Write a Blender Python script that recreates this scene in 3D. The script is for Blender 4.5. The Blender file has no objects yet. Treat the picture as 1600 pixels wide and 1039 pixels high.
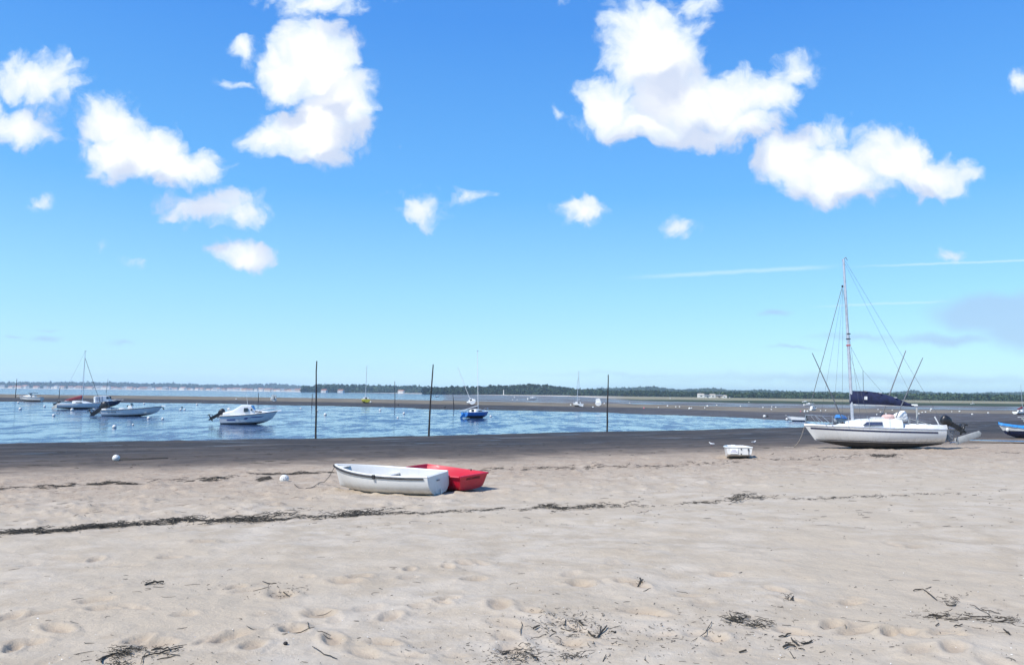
import bpy, bmesh, math, random
import numpy as np
from mathutils import Vector, Matrix, Euler

# ------------------------------------------------------------------ camera, sky, sun, exposure
scene = bpy.context.scene
col = scene.collection
W0, H0, F = 1600.0, 1039.0, 1250.0        # photograph size and focal length in its pixels
EYE = 2.75                                # eye above the water of the channel
PITCH = math.atan(94.5 / F)
ROLL = 0.0113
_f = np.array([0, math.cos(PITCH), math.sin(PITCH)])
_r0 = np.array([1.0, 0, 0]); _u0 = np.array([0, -math.sin(PITCH), math.cos(PITCH)])
_R = math.cos(ROLL) * _r0 + math.sin(ROLL) * _u0
_U = -math.sin(ROLL) * _r0 + math.cos(ROLL) * _u0
cam_d = bpy.data.cameras.new('camera'); cam = bpy.data.objects.new('camera', cam_d); col.objects.link(cam)
cam_d.sensor_width = 36.0; cam_d.lens = 36.0 * F / W0
cam_d.clip_start = 0.1; cam_d.clip_end = 20000
cam.matrix_world = Matrix(((_R[0], _U[0], -_f[0], 0), (_R[1], _U[1], -_f[1], 0), (_R[2], _U[2], -_f[2], EYE), (0, 0, 0, 1)))
scene.camera = cam

def ray(px, py):
    px = np.asarray(px, float); py = np.asarray(py, float)
    return _f + ((px - W0 / 2) / F)[..., None] * _R + ((H0 / 2 - py) / F)[..., None] * _U

SUN_EL = math.radians(50); SUN_AZ = math.radians(-126)       # azimuth from +Y towards +X
sun_vec = Vector((math.sin(SUN_AZ) * math.cos(SUN_EL), math.cos(SUN_AZ) * math.cos(SUN_EL), math.sin(SUN_EL)))
sl = bpy.data.lights.new('sun', 'SUN'); sl.energy = 4.0; sl.angle = math.radians(0.53); sl.color = (1.0, 0.955, 0.9)
so = bpy.data.objects.new('sun', sl); col.objects.link(so)
so.rotation_euler = (-sun_vec).to_track_quat('-Z', 'Y').to_euler()

scene.view_settings.view_transform = 'Standard'; scene.view_settings.look = 'None'
scene.view_settings.exposure = 0.55; scene.view_settings.gamma = 1.0; scene.view_settings.use_curve_mapping = False
scene.cycles.use_denoising = True
scene.cycles.max_bounces = 6; scene.cycles.diffuse_bounces = 3; scene.cycles.glossy_bounces = 3
scene.cycles.transmission_bounces = 4; scene.cycles.volume_bounces = 1; scene.cycles.transparent_max_bounces = 6

class NT:
    """small node-tree helper"""
    def __init__(s, nt): s.nt = nt; s.n = nt.nodes; s.l = nt.links
    def node(s, t, **kw):
        n = s.n.new(t)
        for k, v in kw.items(): setattr(n, k, v)
        return n
    def put(s, sock, v):
        if isinstance(v, bpy.types.NodeSocket): s.l.new(v, sock)
        elif v is not None: sock.default_value = v
    def math(s, op, a, b=None, c=None, clamp=False):
        n = s.node('ShaderNodeMath', operation=op, use_clamp=clamp)
        s.put(n.inputs[0], a); s.put(n.inputs[1], b)
        if c is not None: s.put(n.inputs[2], c)
        return n.outputs[0]
    def vmath(s, op, a, b=None, c=None):
        n = s.node('ShaderNodeVectorMath', operation=op)
        s.put(n.inputs[0], a); s.put(n.inputs[1], b)
        if c is not None: s.put(n.inputs[2], c)
        return n.outputs['Value'] if op in ('LENGTH', 'DOT_PRODUCT', 'DISTANCE') else n.outputs[0]
    def mix(s, fac, a, b, blend='MIX'):
        n = s.node('ShaderNodeMix', data_type='RGBA', blend_type=blend)
        s.put(n.inputs[0], fac); s.put(n.inputs[6], a); s.put(n.inputs[7], b)
        return n.outputs[2]
    def ramp(s, v, lo, hi, a=0.0, b=1.0, smooth=True):
        n = s.node('ShaderNodeMapRange', interpolation_type='SMOOTHSTEP' if smooth else 'LINEAR')
        s.put(n.inputs[0], v); n.inputs[1].default_value = lo; n.inputs[2].default_value = hi
        s.put(n.inputs[3], a); s.put(n.inputs[4], b)
        return n.outputs[0]
    def noise(s, vec, scale, detail=4, rough=0.55, dist=0.0, out='Fac'):
        n = s.node('ShaderNodeTexNoise'); s.put(n.inputs['Vector'], vec)
        n.inputs['Scale'].default_value = scale; n.inputs['Detail'].default_value = detail
        n.inputs['Roughness'].default_value = rough; n.inputs['Distortion'].default_value = dist
        return n.outputs[out]
    def attr(s, name):
        return s.node('ShaderNodeAttribute', attribute_name=name).outputs['Fac']

def c4(c): return (c[0], c[1], c[2], 1.0)

# ---- world: Nishita sky with cumulus, cirrus and contrails given by direction
def build_world():
    w = bpy.data.worlds.new('World'); scene.world = w; w.use_nodes = True
    t = NT(w.node_tree); t.n.clear()
    sky = t.node('ShaderNodeTexSky', sky_type='NISHITA', sun_disc=False)
    sky.sun_elevation = SUN_EL; sky.sun_rotation = SUN_AZ
    sky.altitude = 0; sky.air_density = 1.0; sky.dust_density = 0.0; sky.ozone_density = 2.2
    hs = t.node('ShaderNodeHueSaturation'); t.put(hs.inputs['Color'], sky.outputs[0])
    hs.inputs['Saturation'].default_value = 1.22; hs.inputs['Value'].default_value = 1.35
    base = t.mix(1.0, hs.outputs[0], (.80, 1.02, 1.16, 1), 'MULTIPLY')       # the phone's cool white balance
    co = t.node('ShaderNodeTexCoord').outputs['Generated']
    sep = t.node('ShaderNodeSeparateXYZ'); t.put(sep.inputs[0], co)
    ysafe = t.math('MAXIMUM', sep.outputs[1], 0.02)
    uu = t.math('DIVIDE', sep.outputs[0], ysafe); vv = t.math('DIVIDE', sep.outputs[2], ysafe)
    cm = t.node('ShaderNodeCombineXYZ'); t.put(cm.inputs[0], uu); t.put(cm.inputs[1], vv)
    P0 = cm.outputs[0]
    cr = t.node('ShaderNodeValToRGB'); t.put(cr.inputs[0], sep.outputs[2]); el = cr.color_ramp.elements      # clear maritime air, the same all round
    stops = ((0.0, (3.1, 4.85, 6.1)), (.12, (2.1, 4.25, 6.1)), (.24, (.95, 3.0, 6.0)), (.43, (.46, 1.95, 5.5)), (1.0, (.25, 1.1, 3.8)))
    el[0].position = 0.0; el[1].position = 1.0
    for p_, c_ in stops[1:-1]: el.new(p_)
    for e_, (p_, c_) in zip(el, stops): e_.position = p_; e_.color = c4(tuple(q / 8 for q in c_))
    air = t.mix(1.0, cr.outputs[0], (8, 8, 8, 1), 'MULTIPLY')
    base = t.mix(.78, base, air)
    # warp
    def warp(P, sc, amp, det):
        n = t.noise(P, sc, det, 0.6, out='Color')
        d = t.vmath('SUBTRACT', n, (0.5, 0.5, 0.5))
        return t.vmath('MULTIPLY_ADD', d, (amp, amp, 0), P)
    P = warp(P0, 11, 0.060, 2); P = warp(P, 42, 0.022, 3)
    # blobs: px, py, rx, ry, weight (photo pixels, turned into directions)
    cum = [(490, 92, 92, 74, 1.0), (525, 155, 84, 76, 1.0), (440, 125, 66, 60, 1.0), (480, 215, 110, 62, 1.0), (425, 218, 62, 34, .9),
           (548, 170, 58, 66, .9), (383, 86, 30, 28, .62), (366, 128, 44, 16, .45), (500, 110, 66, 60, 1.35), (500, 185, 60, 50, 1.3),
           (172, 190, 72, 58, .9), (222, 232, 118, 58, 1.0), (290, 256, 84, 46, .95), (175, 235, 66, 56, .9), (235, 240, 70, 34, 1.2),
           (62, 128, 116, 58, .70), (30, 200, 96, 50, .66), (-40, 160, 70, 60, .55),
           (315, 318, 110, 40, .66), (372, 334, 56, 36, .62), (378, 397, 66, 30, .78), (668, 325, 50, 32, .56), (733, 302, 36, 30, .52),
           (912, 327, 58, 35, .74), (1022, 80, 106, 98, 1.2), (955, 165, 72, 66, 1.0), (1062, 150, 112, 74, 1.1), (1135, 160, 100, 62, 1.0),
           (1195, 150, 86, 54, .78), (1246, 108, 48, 44, .46), (1000, 192, 130, 42, .75), (1100, 205, 120, 40, .68), (1165, 195, 90, 48, .9), (1232, 250, 76, 66, .85),
           (1300, 275, 130, 62, 1.0), (1400, 258, 96, 58, 1.0), (1450, 276, 104, 46, .86), (1290, 212, 80, 50, .52), (1020, 70, 60, 60, 1.4),
           (500, 2, 120, 42, .58), (1085, 8, 50, 32, .45), (900, 6, 80, 26, .30), (1598, 120, 28, 38, .5), (1060, 357, 42, 18, .36),
           (1485, 396, 28, 16, .32), (155, 392, 24, 18, .34), (212, 404, 46, 13, .26), (62, 318, 34, 20, .28), (863, 180, 18, 22, .30), (640, 300, 30, 30, 0.1),
           # the same kind of sky goes on outside the frame
           (-330, 120, 160, 80, .8), (-700, 240, 200, 70, .9), (1900, 90, 180, 90, .9), (2300, 250, 220, 70, .8), (300, -330, 220, 110, 1.0),
           (1000, -420, 240, 120, 1.0), (700, -900, 360, 160, 1.0), (1700, -500, 280, 140, .9)]
    fields = None; Fsh = None
    a = np.array(cum); rr = ray(a[:, 0], a[:, 1]); Uc = rr[:, 0] / rr[:, 1]; Vc = rr[:, 2] / rr[:, 1]
    g = bpy.data.node_groups.new('cloud_field', 'ShaderNodeTree')
    g.interface.new_socket('P', in_out='INPUT', socket_type='NodeSocketVector')
    g.interface.new_socket('F', in_out='OUTPUT', socket_type='NodeSocketFloat')
    tg = NT(g); gi = tg.node('NodeGroupInput').outputs[0]; go = tg.node('NodeGroupOutput')
    acc = None
    for (px, py, rx, ry, wt), uc, vc in zip(cum, Uc, Vc):
        k = 1.0 / F
        sx, sy = 1 / (rx * k), 1 / (ry * k)
        q = tg.vmath('MULTIPLY_ADD', gi, (sx, sy, 0), (-uc * sx, -vc * sy, 0))
        ln = tg.vmath('LENGTH', q)
        v = tg.math('MULTIPLY_ADD', ln, -wt, wt)
        acc = v if acc is None else tg.math('SMOOTH_MAX', acc, v, 0.12)
    tg.put(go.inputs[0], acc)
    g1 = t.node('ShaderNodeGroup', node_tree=g); t.put(g1.inputs[0], P); Fd = g1.outputs[0]
    Ps = t.vmath('ADD', P, (-0.022, 0.050, 0))
    g2 = t.node('ShaderNodeGroup', node_tree=g); t.put(g2.inputs[0], Ps); Fs = g2.outputs[0]
    n1 = t.noise(P0, 26, 7, 0.62)
    n2 = t.noise(P, 95, 5, 0.62)
    def billow(sc):
        n = t.node('ShaderNodeTexVoronoi', feature='SMOOTH_F1'); t.put(n.inputs['Vector'], P); n.inputs['Scale'].default_value = sc; n.inputs['Smoothness'].default_value = .35
        return t.math('SUBTRACT', 0.85, n.outputs['Distance'])
    nn = t.math('MULTIPLY_ADD', n2, 0.26, t.math('MULTIPLY', n1, 0.42))
    nn = t.math('MULTIPLY_ADD', billow(24), 0.28, t.math('MULTIPLY_ADD', billow(58), 0.22, nn))
    nn = t.math('SUBTRACT', nn, 0.56)
    D = t.math('ADD', t.math('MULTIPLY_ADD', nn, 1.05, Fd), -0.07)
    alpha = t.ramp(D, -0.05, 0.29)
    thick = t.ramp(D, 0.10, 0.62)
    shade = t.ramp(t.math('SUBTRACT', Fs, t.math('MULTIPLY_ADD', nn, -0.5, Fd)), -0.16, 0.34)
    sun_c = (6.7, 6.75, 6.8, 1); grey_c = (3.95, 4.5, 5.75, 1); thin_c = (4.5, 5.4, 6.5, 1)
    cc = t.mix(thick, thin_c, sun_c); cc = t.mix(t.math('MULTIPLY', shade, 0.80), cc, grey_c)
    fwd = t.ramp(sep.outputs[1], 0.02, 0.10)
    skyc = t.mix(t.math('MULTIPLY', alpha, t.math('MULTIPLY', fwd, 0.985)), base, cc)
    # flat grey-lilac stratus low on the right, small dark streaks low on the left
    strat = [(1560, 492, 135, 42, .75), (1640, 505, 150, 60, .9), (1480, 530, 150, 14, .45), (1340, 524, 120, 9, .32), (1212, 488, 40, 8, .40),
             (1240, 541, 60, 5, .34), (70, 531, 42, 7, .36), (20, 528, 22, 5, .30), (75, 518, 30, 4, .26), (190, 536, 28, 6, .30), (1350, 592, 520, 13, .32), (1000, 584, 300, 6, .2)]
    a = np.array(strat); rr = ray(a[:, 0], a[:, 1]); acc = None
    Pw = warp(P0, 16, 0.028, 4)
    for (px, py, rx, ry, wt), r_ in zip(strat, rr):
        uc, vc = r_[0] / r_[1], r_[2] / r_[1]; sx, sy = F / rx, F / ry
        ln = t.vmath('LENGTH', t.vmath('MULTIPLY_ADD', Pw, (sx, sy, 0), (-uc * sx, -vc * sy, 0)))
        v = t.math('MULTIPLY_ADD', ln, -wt, wt)
        acc = v if acc is None else t.math('MAXIMUM', acc, v)
    sa = t.ramp(acc, 0.0, 0.42, 0.0, 0.62)
    skyc = t.mix(t.math('MULTIPLY', sa, fwd), skyc, (2.75, 3.75, 5.3, 1))
    # contrails: thin lines between two directions
    acc = None
    for (x0, y0, x1, y1, wd, wt) in ((950, 436, 1330, 415, 5.5, .75), (1300, 418, 1720, 403, 3.0, .8), (1250, 480, 1500, 470, 3.2, .6)):
        p0, p1 = ray(x0, y0), ray(x1, y1)
        A = np.array([p0[0] / p0[1], p0[2] / p0[1]]); B = np.array([p1[0] / p1[1], p1[2] / p1[1]])
        L = np.linalg.norm(B - A); d = (B - A) / L; nrm = np.array([-d[1], d[0]])
        al = t.math('ADD', t.vmath('DOT_PRODUCT', P0, (d[0], d[1], 0)), float(-A @ d))
        ac = t.math('ADD', t.vmath('DOT_PRODUCT', P0, (nrm[0], nrm[1], 0)), float(-A @ nrm))
        ac = t.math('MULTIPLY_ADD', t.math('SUBTRACT', t.noise(P0, 30, 3), 0.5), 0.004, ac)
        wv = t.ramp(t.math('ABSOLUTE', ac), 0.0, wd / F, wt, 0.0)
        e = t.math('MULTIPLY', t.ramp(al, 0, L * 0.35), t.ramp(al, L * 0.75, L, 1.0, 0.0))
        v = t.math('MULTIPLY', wv, e)
        acc = v if acc is None else t.math('MAXIMUM', acc, v)
    skyc = t.mix(t.math('MULTIPLY', acc, t.math('MULTIPLY', fwd, .42)), skyc, (5.6, 6.6, 7.0, 1))
    bg = t.node('ShaderNodeBackground'); t.put(bg.inputs[0], skyc); bg.inputs[1].default_value = 0.11
    out = t.node('ShaderNodeOutputWorld'); t.l.new(bg.outputs[0], out.inputs[0])
    w.cycles.sampling_method = 'MANUAL'; w.cycles.sample_map_resolution = 256
build_world()

# ------------------------------------------------------------------ helpers
RNG = np.random.default_rng(7); random.seed(7)
M = {}
def mat(name, base, rough=0.5, metal=0.0, var=0.10, scale=6.0, bump=0.0, bscale=60.0, col2=None, coat=0.0, spec=0.5):
    m = bpy.data.materials.new(name); m.use_nodes = True
    t = NT(m.node_tree); b = t.n['Principled BSDF']
    co = t.node('ShaderNodeTexCoord').outputs['Object']
    n = t.noise(co, scale, 5, 0.6)
    c2 = col2 if col2 is not None else tuple(min(1, x * (1 - 2.2 * var)) for x in base)
    c1 = tuple(min(1, x * (1 + 0.6 * var)) for x in base)
    t.put(b.inputs['Base Color'], t.mix(t.ramp(n, 0.38, 0.72), c4(c1), c4(c2)))
    t.put(b.inputs['Roughness'], t.math('MULTIPLY_ADD', n, 0.25, max(0.02, rough - 0.12)))
    b.inputs['Metallic'].default_value = metal; b.inputs['Coat Weight'].default_value = coat
    b.inputs['Specular IOR Level'].default_value = spec
    if bump:
        bn = t.node('ShaderNodeBump'); bn.inputs['Strength'].default_value = bump; bn.inputs['Distance'].default_value = 0.02
        t.put(bn.inputs['Height'], t.noise(co, bscale, 4)); t.put(b.inputs['Normal'], bn.outputs[0])
    M[name] = m
    return m
mat('white_gelcoat', (.74, .74, .71), .32, var=.05, scale=2.5, coat=.3)
mat('worn_gelcoat', (.62, .63, .60), .45, var=.12, scale=5, col2=(.46, .46, .42))
mat('dinghy_white', (.58, .585, .56), .42, var=.07, scale=4, col2=(.47, .465, .44), bump=.08, bscale=30)
mat('deck_white', (.78, .78, .75), .5, var=.06, scale=4)
mat('cream', (.66, .62, .52), .5, var=.08)
mat('red_plastic', (.50, .006, .028), .42, var=.12, scale=5, col2=(.36, .006, .02))
mat('dark_red', (.20, .02, .035), .7, var=.2)
mat('red_paint', (.5, .02, .02), .45)
mat('navy_cloth', (.012, .018, .062), .85, var=.25, scale=3, bump=.25, bscale=14)
mat('navy_paint', (.015, .022, .07), .4, var=.2)
mat('blue_paint', (.03, .16, .46), .4, var=.15, scale=4)
mat('light_blue', (.05, .30, .62), .5, var=.15, scale=4)
mat('blue_tarp', (.03, .27, .68), .45, var=.22, scale=7, bump=.5, bscale=9)
mat('antifoul', (.022, .022, .026), .75, var=.3, scale=5, col2=(.05, .045, .04))
mat('antifoul_blue', (.035, .045, .10), .75, var=.3, scale=5, col2=(.02, .02, .025))
mat('yellow_paint', (.46, .42, .03), .45, var=.15)
mat('black_plastic', (.014, .014, .016), .38, var=.2)
mat('black_rubber', (.02, .02, .024), .7, var=.2)
mat('window_dark', (.02, .024, .032), .08, var=.1, spec=.8)
mat('window_blue', (.05, .06, .11), .10, var=.2, scale=2, spec=.8)
mat('steel', (.55, .56, .58), .3, metal=.9, var=.1)
mat('alloy', (.60, .62, .66), .38, metal=.55, var=.08)
mat('alloy_dark', (.16, .17, .19), .5, metal=.4, var=.1)
mat('wire', (.10, .11, .12), .5, metal=.5)
mat('rope', (.30, .27, .23), .9, var=.2, scale=40)
mat('dark_rope', (.05, .046, .04), .9, var=.2, scale=40)
mat('grey_board', (.36, .37, .36), .7, var=.1, scale=3)
mat('pink_cloth', (.60, .40, .36), .85, var=.1)
mat('grey_cloth', (.40, .42, .46), .8, var=.18, scale=3)
mat('stake_wood', (.030, .026, .024), .85, var=.35, scale=4, bump=.5, bscale=20)
mat('buoy_white', (.70, .70, .67), .5, var=.12, scale=5, col2=(.42, .41, .36))
mat('buoy_pink', (.62, .16, .2), .5)
mat('buoy_dark', (.04, .045, .045), .6)
mat('black_letters', (.02, .014, .014), .6)
mat('blue_letters', (.02, .03, .22), .5)
mat('grey_letters', (.22, .20, .34), .6)
mat('seaweed', (.022, .019, .013), .8, var=.4, scale=9, col2=(.05, .042, .03))
mat('seaweed_brown', (.05, .04, .028), .85, var=.4, scale=9)
mat('shell', (.72, .70, .65), .5)
mat('gull_white', (.75, .75, .74), .7)
mat('house_white', (.70, .68, .62), .8, var=.1, scale=.2)
mat('house_cream', (.62, .53, .42), .8, var=.1, scale=.2)
mat('roof_tile', (.34, .15, .09), .85, var=.2, scale=.3)
mat('roof_grey', (.22, .22, .23), .8, var=.2, scale=.3)
mat('bark', (.07, .055, .045), .9, var=.3)
def stained(name, base, stain, z0, z1, amt, rough=.38):
    m = bpy.data.materials.new(name); m.use_nodes = True
    t = NT(m.node_tree); b = t.n['Principled BSDF']; co = t.node('ShaderNodeTexCoord').outputs['Object']
    sp = t.node('ShaderNodeSeparateXYZ'); t.put(sp.inputs[0], co)
    drip = t.noise(t.vmath('MULTIPLY', co, (9, 9, .9)), 1.0, 5, .65); blot = t.noise(co, 3.0, 6, .68); scr = t.noise(t.vmath('MULTIPLY', co, (2.5, 2.5, 40)), 1.0, 4, .7)
    low = t.ramp(sp.outputs[2], z0, z1, 1.0, 0.0)
    k = t.math('MULTIPLY', low, t.ramp(t.math('MULTIPLY_ADD', drip, .6, t.math('MULTIPLY', blot, .4)), .36, .62, .15, 1.0))
    c = t.mix(t.ramp(drip, .48, .72, 0, .22), c4(base), c4(tuple(q * .72 for q in base)))
    c = t.mix(t.ramp(scr, .64, .72, 0, .35), c, c4(tuple(q * .62 for q in base)))
    c = t.mix(t.math('MULTIPLY', k, amt), c, c4(stain))
    t.put(b.inputs['Base Color'], c); t.put(b.inputs['Roughness'], t.math('MULTIPLY_ADD', blot, .3, rough - .12)); b.inputs['Coat Weight'].default_value = .15
    M[name] = m
stained('yacht_gelcoat', (.76, .755, .72), (.36, .33, .26), .38, .72, .55)
stained('dinghy_white', (.60, .60, .575), (.36, .33, .27), .02, .32, .6, .45)
stained('red_plastic', (.50, .006, .028), (.25, .06, .05), .02, .22, .6, .45)
def foliage(name, a, b_, sc=0.11):
    m = bpy.data.materials.new(name); m.use_nodes = True
    t = NT(m.node_tree); b = t.n['Principled BSDF']
    co = t.node('ShaderNodeTexCoord').outputs['Object']
    n = t.noise(co, sc, 4, .65)
    t.put(b.inputs['Base Color'], t.mix(t.ramp(n, .38, .62), c4(a), c4(b_)))
    b.inputs['Roughness'].default_value = .9; b.inputs['Specular IOR Level'].default_value = .15
    M[name] = m
foliage('pine_foliage', (.022, .042, .024), (.045, .07, .034), .15)
foliage('wood_foliage', (.028, .055, .034), (.065, .098, .045), .05)
foliage('far_foliage', (.025, .050, .034), (.045, .075, .045), .03)

def link(name, me, m=None, parent=None):
    o = bpy.data.objects.new(name, me); col.objects.link(o)
    if m is not None and me is not None: me.materials.append(M[m] if isinstance(m, str) else m)
    if parent is not None: o.parent = parent
    return o
def tag(o, label=None, cat=None, group=None, kind=None):
    if label: o['label'] = label
    if cat: o['category'] = cat
    if group: o['group'] = group
    if kind: o['kind'] = kind
    return o
def thing(name, label, cat, loc=(0, 0, 0), rot=(0, 0, 0), scale=1.0, group=None):
    o = link(name, None); o.location = loc; o.rotation_euler = rot; o.scale = (scale,) * 3
    o.empty_display_size = 0.2
    return tag(o, label, cat, group)
def copy_tree(o, parent=None):
    c = o.copy(); col.objects.link(c)
    if parent is not None: c.parent = parent
    for ch in list(o.children): copy_tree(ch, c)
    return c
def mesh_np(name, v, f, smooth=True):
    """v (n,3), f (m,k) arrays -> mesh"""
    v = np.asarray(v, np.float32); f = np.asarray(f, np.int32); k = f.shape[1]
    me = bpy.data.meshes.new(name)
    me.vertices.add(len(v)); me.vertices.foreach_set('co', v.ravel())
    me.loops.add(f.size); me.loops.foreach_set('vertex_index', f.ravel())
    me.polygons.add(len(f)); me.polygons.foreach_set('loop_start', np.arange(0, f.size, k, dtype=np.int32))
    try: me.polygons.foreach_set('loop_total', np.full(len(f), k, np.int32))
    except Exception: pass
    me.polygons.foreach_set('use_smooth', np.full(len(f), smooth))
    me.update(calc_edges=True)
    return me

class MB:
    def __init__(s): s.v = []; s.f = []
    def add(s, vs, fs):
        o = len(s.v); s.v += [tuple(map(float, q)) for q in vs]; s.f += [tuple(i + o for i in f) for f in fs]; return s
    def loft(s, rings, closed=True, caps=(True, True)):
        n = len(rings[0]); vs = [p for r in rings for p in r]; fs = []
        for i in range(len(rings) - 1):
            for j in range(n if closed else n - 1):
                k = (j + 1) % n
                fs.append((i * n + j, i * n + k, (i + 1) * n + k, (i + 1) * n + j))
        if caps[0]: fs.append(tuple(range(n))[::-1])
        if caps[1]: fs.append(tuple((len(rings) - 1) * n + j for j in range(n)))
        return s.add(vs, fs)
    def box(s, c, d, top=(1, 1), rot=None, shear=(0, 0)):
        """box centre c, size d; top = scale of the top face, shear = shift of the top"""
        x, y, z = d[0] / 2, d[1] / 2, d[2] / 2; vs = []
        for zz, k, sh in ((-z, (1, 1), (0, 0)), (z, top, shear)):
            for a, b in ((-1, -1), (1, -1), (1, 1), (-1, 1)): vs.append(Vector((a * x * k[0] + sh[0], b * y * k[1] + sh[1], zz)))
        if rot is not None: R = Euler(rot).to_matrix(); vs = [R @ q for q in vs]
        c = Vector(c)
        return s.add([q + c for q in vs], [(3, 2, 1, 0), (4, 5, 6, 7), (0, 1, 5, 4), (1, 2, 6, 5), (2, 3, 7, 6), (3, 0, 4, 7)])
    def tube(s, pts, r, n=6):
        pts = [Vector(p) for p in pts]; rs = r if isinstance(r, (list, tuple)) else [r] * len(pts); rings = []
        up0 = None
        for i, p in enumerate(pts):
            d = (pts[min(i + 1, len(pts) - 1)] - pts[max(i - 1, 0)]).normalized()
            u = Vector((0, 0, 1)) if abs(d.z) < .9 else Vector((1, 0, 0))
            a = d.cross(u).normalized(); b = a.cross(d)
            rings.append([p + rs[i] * (math.cos(2 * math.pi * k / n) * a + math.sin(2 * math.pi * k / n) * b) for k in range(n)])
        return s.loft(rings)
    def ell(s, c, r, nu=10, nv=7, rot=None, e=1.0):
        rings = []; R = Euler(rot).to_matrix() if rot is not None else None
        for i in range(nv + 1):
            a = -math.pi / 2 + math.pi * (0.03 + 0.94 * i / nv); ring = []
            for k in range(nu):
                b = 2 * math.pi * k / nu
                f = lambda q: math.copysign(abs(q) ** e, q)
                q = Vector((r[0] * f(math.cos(a)) * f(math.cos(b)), r[1] * f(math.cos(a)) * f(math.sin(b)), r[2] * f(math.sin(a))))
                ring.append((R @ q if R else q) + Vector(c))
            rings.append(ring)
        return s.loft(rings)
    def prism(s, poly, y0, y1):
        """x-z outline extruded along y"""
        n = len(poly); vs = [(p[0], y0, p[1]) for p in poly] + [(p[0], y1, p[1]) for p in poly]
        fs = [tuple(range(n)), tuple(range(2 * n - 1, n - 1, -1))] + [(i, i + n, (i + 1) % n + n, (i + 1) % n) for i in range(n)]
        return s.add(vs, fs)
    def build(s, name, m, parent=None, smooth=True, ang=40, bevel=0.0):
        me = bpy.data.meshes.new(name); me.from_pydata(s.v, [], s.f)
        bm = bmesh.new(); bm.from_mesh(me)
        bmesh.ops.remove_doubles(bm, verts=bm.verts, dist=1e-5)
        bmesh.ops.dissolve_degenerate(bm, dist=1e-6, edges=bm.edges)
        bmesh.ops.recalc_face_normals(bm, faces=bm.faces)
        if bevel:
            es = [e for e in bm.edges if len(e.link_faces) == 2 and e.calc_face_angle(0) > 0.6]
            bmesh.ops.bevel(bm, geom=es, offset=bevel, segments=2, affect='EDGES', profile=.5)
        bm.to_mesh(me); bm.free()
        if smooth:
            me.shade_smooth(); me.set_sharp_from_angle(angle=math.radians(ang))
        return link(name, me, m, parent)

def text_part(txt, size, m, parent, mtx, name='lettering', shear=0.0):
    cu = bpy.data.curves.new('t', 'FONT'); cu.body = txt; cu.size = size; cu.shear = shear; cu.extrude = .002; cu.align_x = 'CENTER'; cu.align_y = 'CENTER'; cu.resolution_u = 2
    o = bpy.data.objects.new('t', cu); col.objects.link(o)
    bpy.context.view_layer.update()
    me = bpy.data.meshes.new_from_object(o.evaluated_get(bpy.context.evaluated_depsgraph_get()))
    bpy.data.objects.remove(o); bpy.data.curves.remove(cu)
    me.transform(mtx); me.materials.clear(); me.name = name
    return link(name, me, m, parent)

# ------------------------------------------------------------------ ground heights
def _h(ix, iy, seed):
    h = (ix.astype(np.int64) * 374761393 + iy.astype(np.int64) * 668265263 + seed * 1442695041) & 0xffffffff
    h = ((h ^ (h >> 13)) * 1274126177) & 0xffffffff
    return ((h ^ (h >> 16)) & 0xffff) / 65535.0
def vn(x, y, seed=0):
    xi = np.floor(x); yi = np.floor(y); fx = x - xi; fy = y - yi
    fx = fx * fx * fx * (fx * (fx * 6 - 15) + 10); fy = fy * fy * fy * (fy * (fy * 6 - 15) + 10)
    a = _h(xi, yi, seed); b = _h(xi + 1, yi, seed); c = _h(xi, yi + 1, seed); d = _h(xi + 1, yi + 1, seed)
    return (a + (b - a) * fx) * (1 - fy) + (c + (d - c) * fx) * fy - 0.5
def fbm(x, y, seed=0, o=4, g=.5):
    r = 0; a = 1.0
    for k in range(o):
        r = r + a * vn(x, y, seed + k * 17); x = x * 2.03 + 5.1; y = y * 2.03 + 3.7; a *= g
    return r
def sstep(x, a, b):
    t = np.clip((x - a) / (b - a), 0, 1); return t * t * (3 - 2 * t)

NX, NY = -0.469, 0.883            # horizontal normal of the shoreline, towards the water
def bound(keys):
    """photo points on the flat (z = 0) -> angle, 1/distance"""
    k = np.array(keys, float); r = ray(k[:, 0], k[:, 1]); t = EYE / -r[:, 2]
    x, y = r[:, 0] * t, r[:, 1] * t
    return np.arctan2(x, y), 1.0 / np.hypot(x, y)
BW = bound([(-300, 698), (0, 693), (250, 689), (500, 684.5), (674, 680.5), (950, 674), (1100, 671.5), (1200, 668.5), (1300, 666), (1345, 663), (1600, 659), (1900, 655)])
BA = bound([(-300, 625), (0, 627.5), (300, 630), (500, 634.5), (650, 638.5), (800, 642), (1000, 646.5), (1060, 648.2), (1170, 653.5), (1210, 656), (1300, 660), (1345, 662), (1600, 657), (1900, 655)])
BB = bound([(-300, 620), (0, 622), (300, 625.5), (600, 631), (800, 635), (1000, 638.5), (1200, 646), (1400, 647), (1600, 648), (1900, 650)])
BC = bound([(-300, 614.5), (0, 616.5), (300, 620), (600, 624.5), (800, 629), (1000, 632.5), (1200, 638.5), (1400, 641), (1600, 643), (1900, 646)])
BD = bound([(-300, 603.6), (0, 606.9), (300, 610.0), (600, 614.3), (800, 618.0), (900, 619.6), (1000, 626.6), (1200, 630.7), (1400, 634), (1600, 636), (1900, 639)])
BE = bound([(-300, 603.2), (0, 606.5), (300, 609.6), (600, 613.8), (800, 617.5), (900, 619.2), (1000, 625.3), (1200, 627.6), (1400, 630.8), (1600, 632.6), (1900, 635)])
def binv(B, th): return np.interp(th, B[0], B[1])
def col_px(th): return W0 / 2 + F * np.tan(np.clip(th, -1.2, 1.2))
ZU = np.array([-60, -30, -12, 0, 6, 13.5, 18, 24, 29]); ZZ = np.array([4.2, 2.6, 1.62, 1.10, .82, .55, .41, .27, .17])

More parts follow.
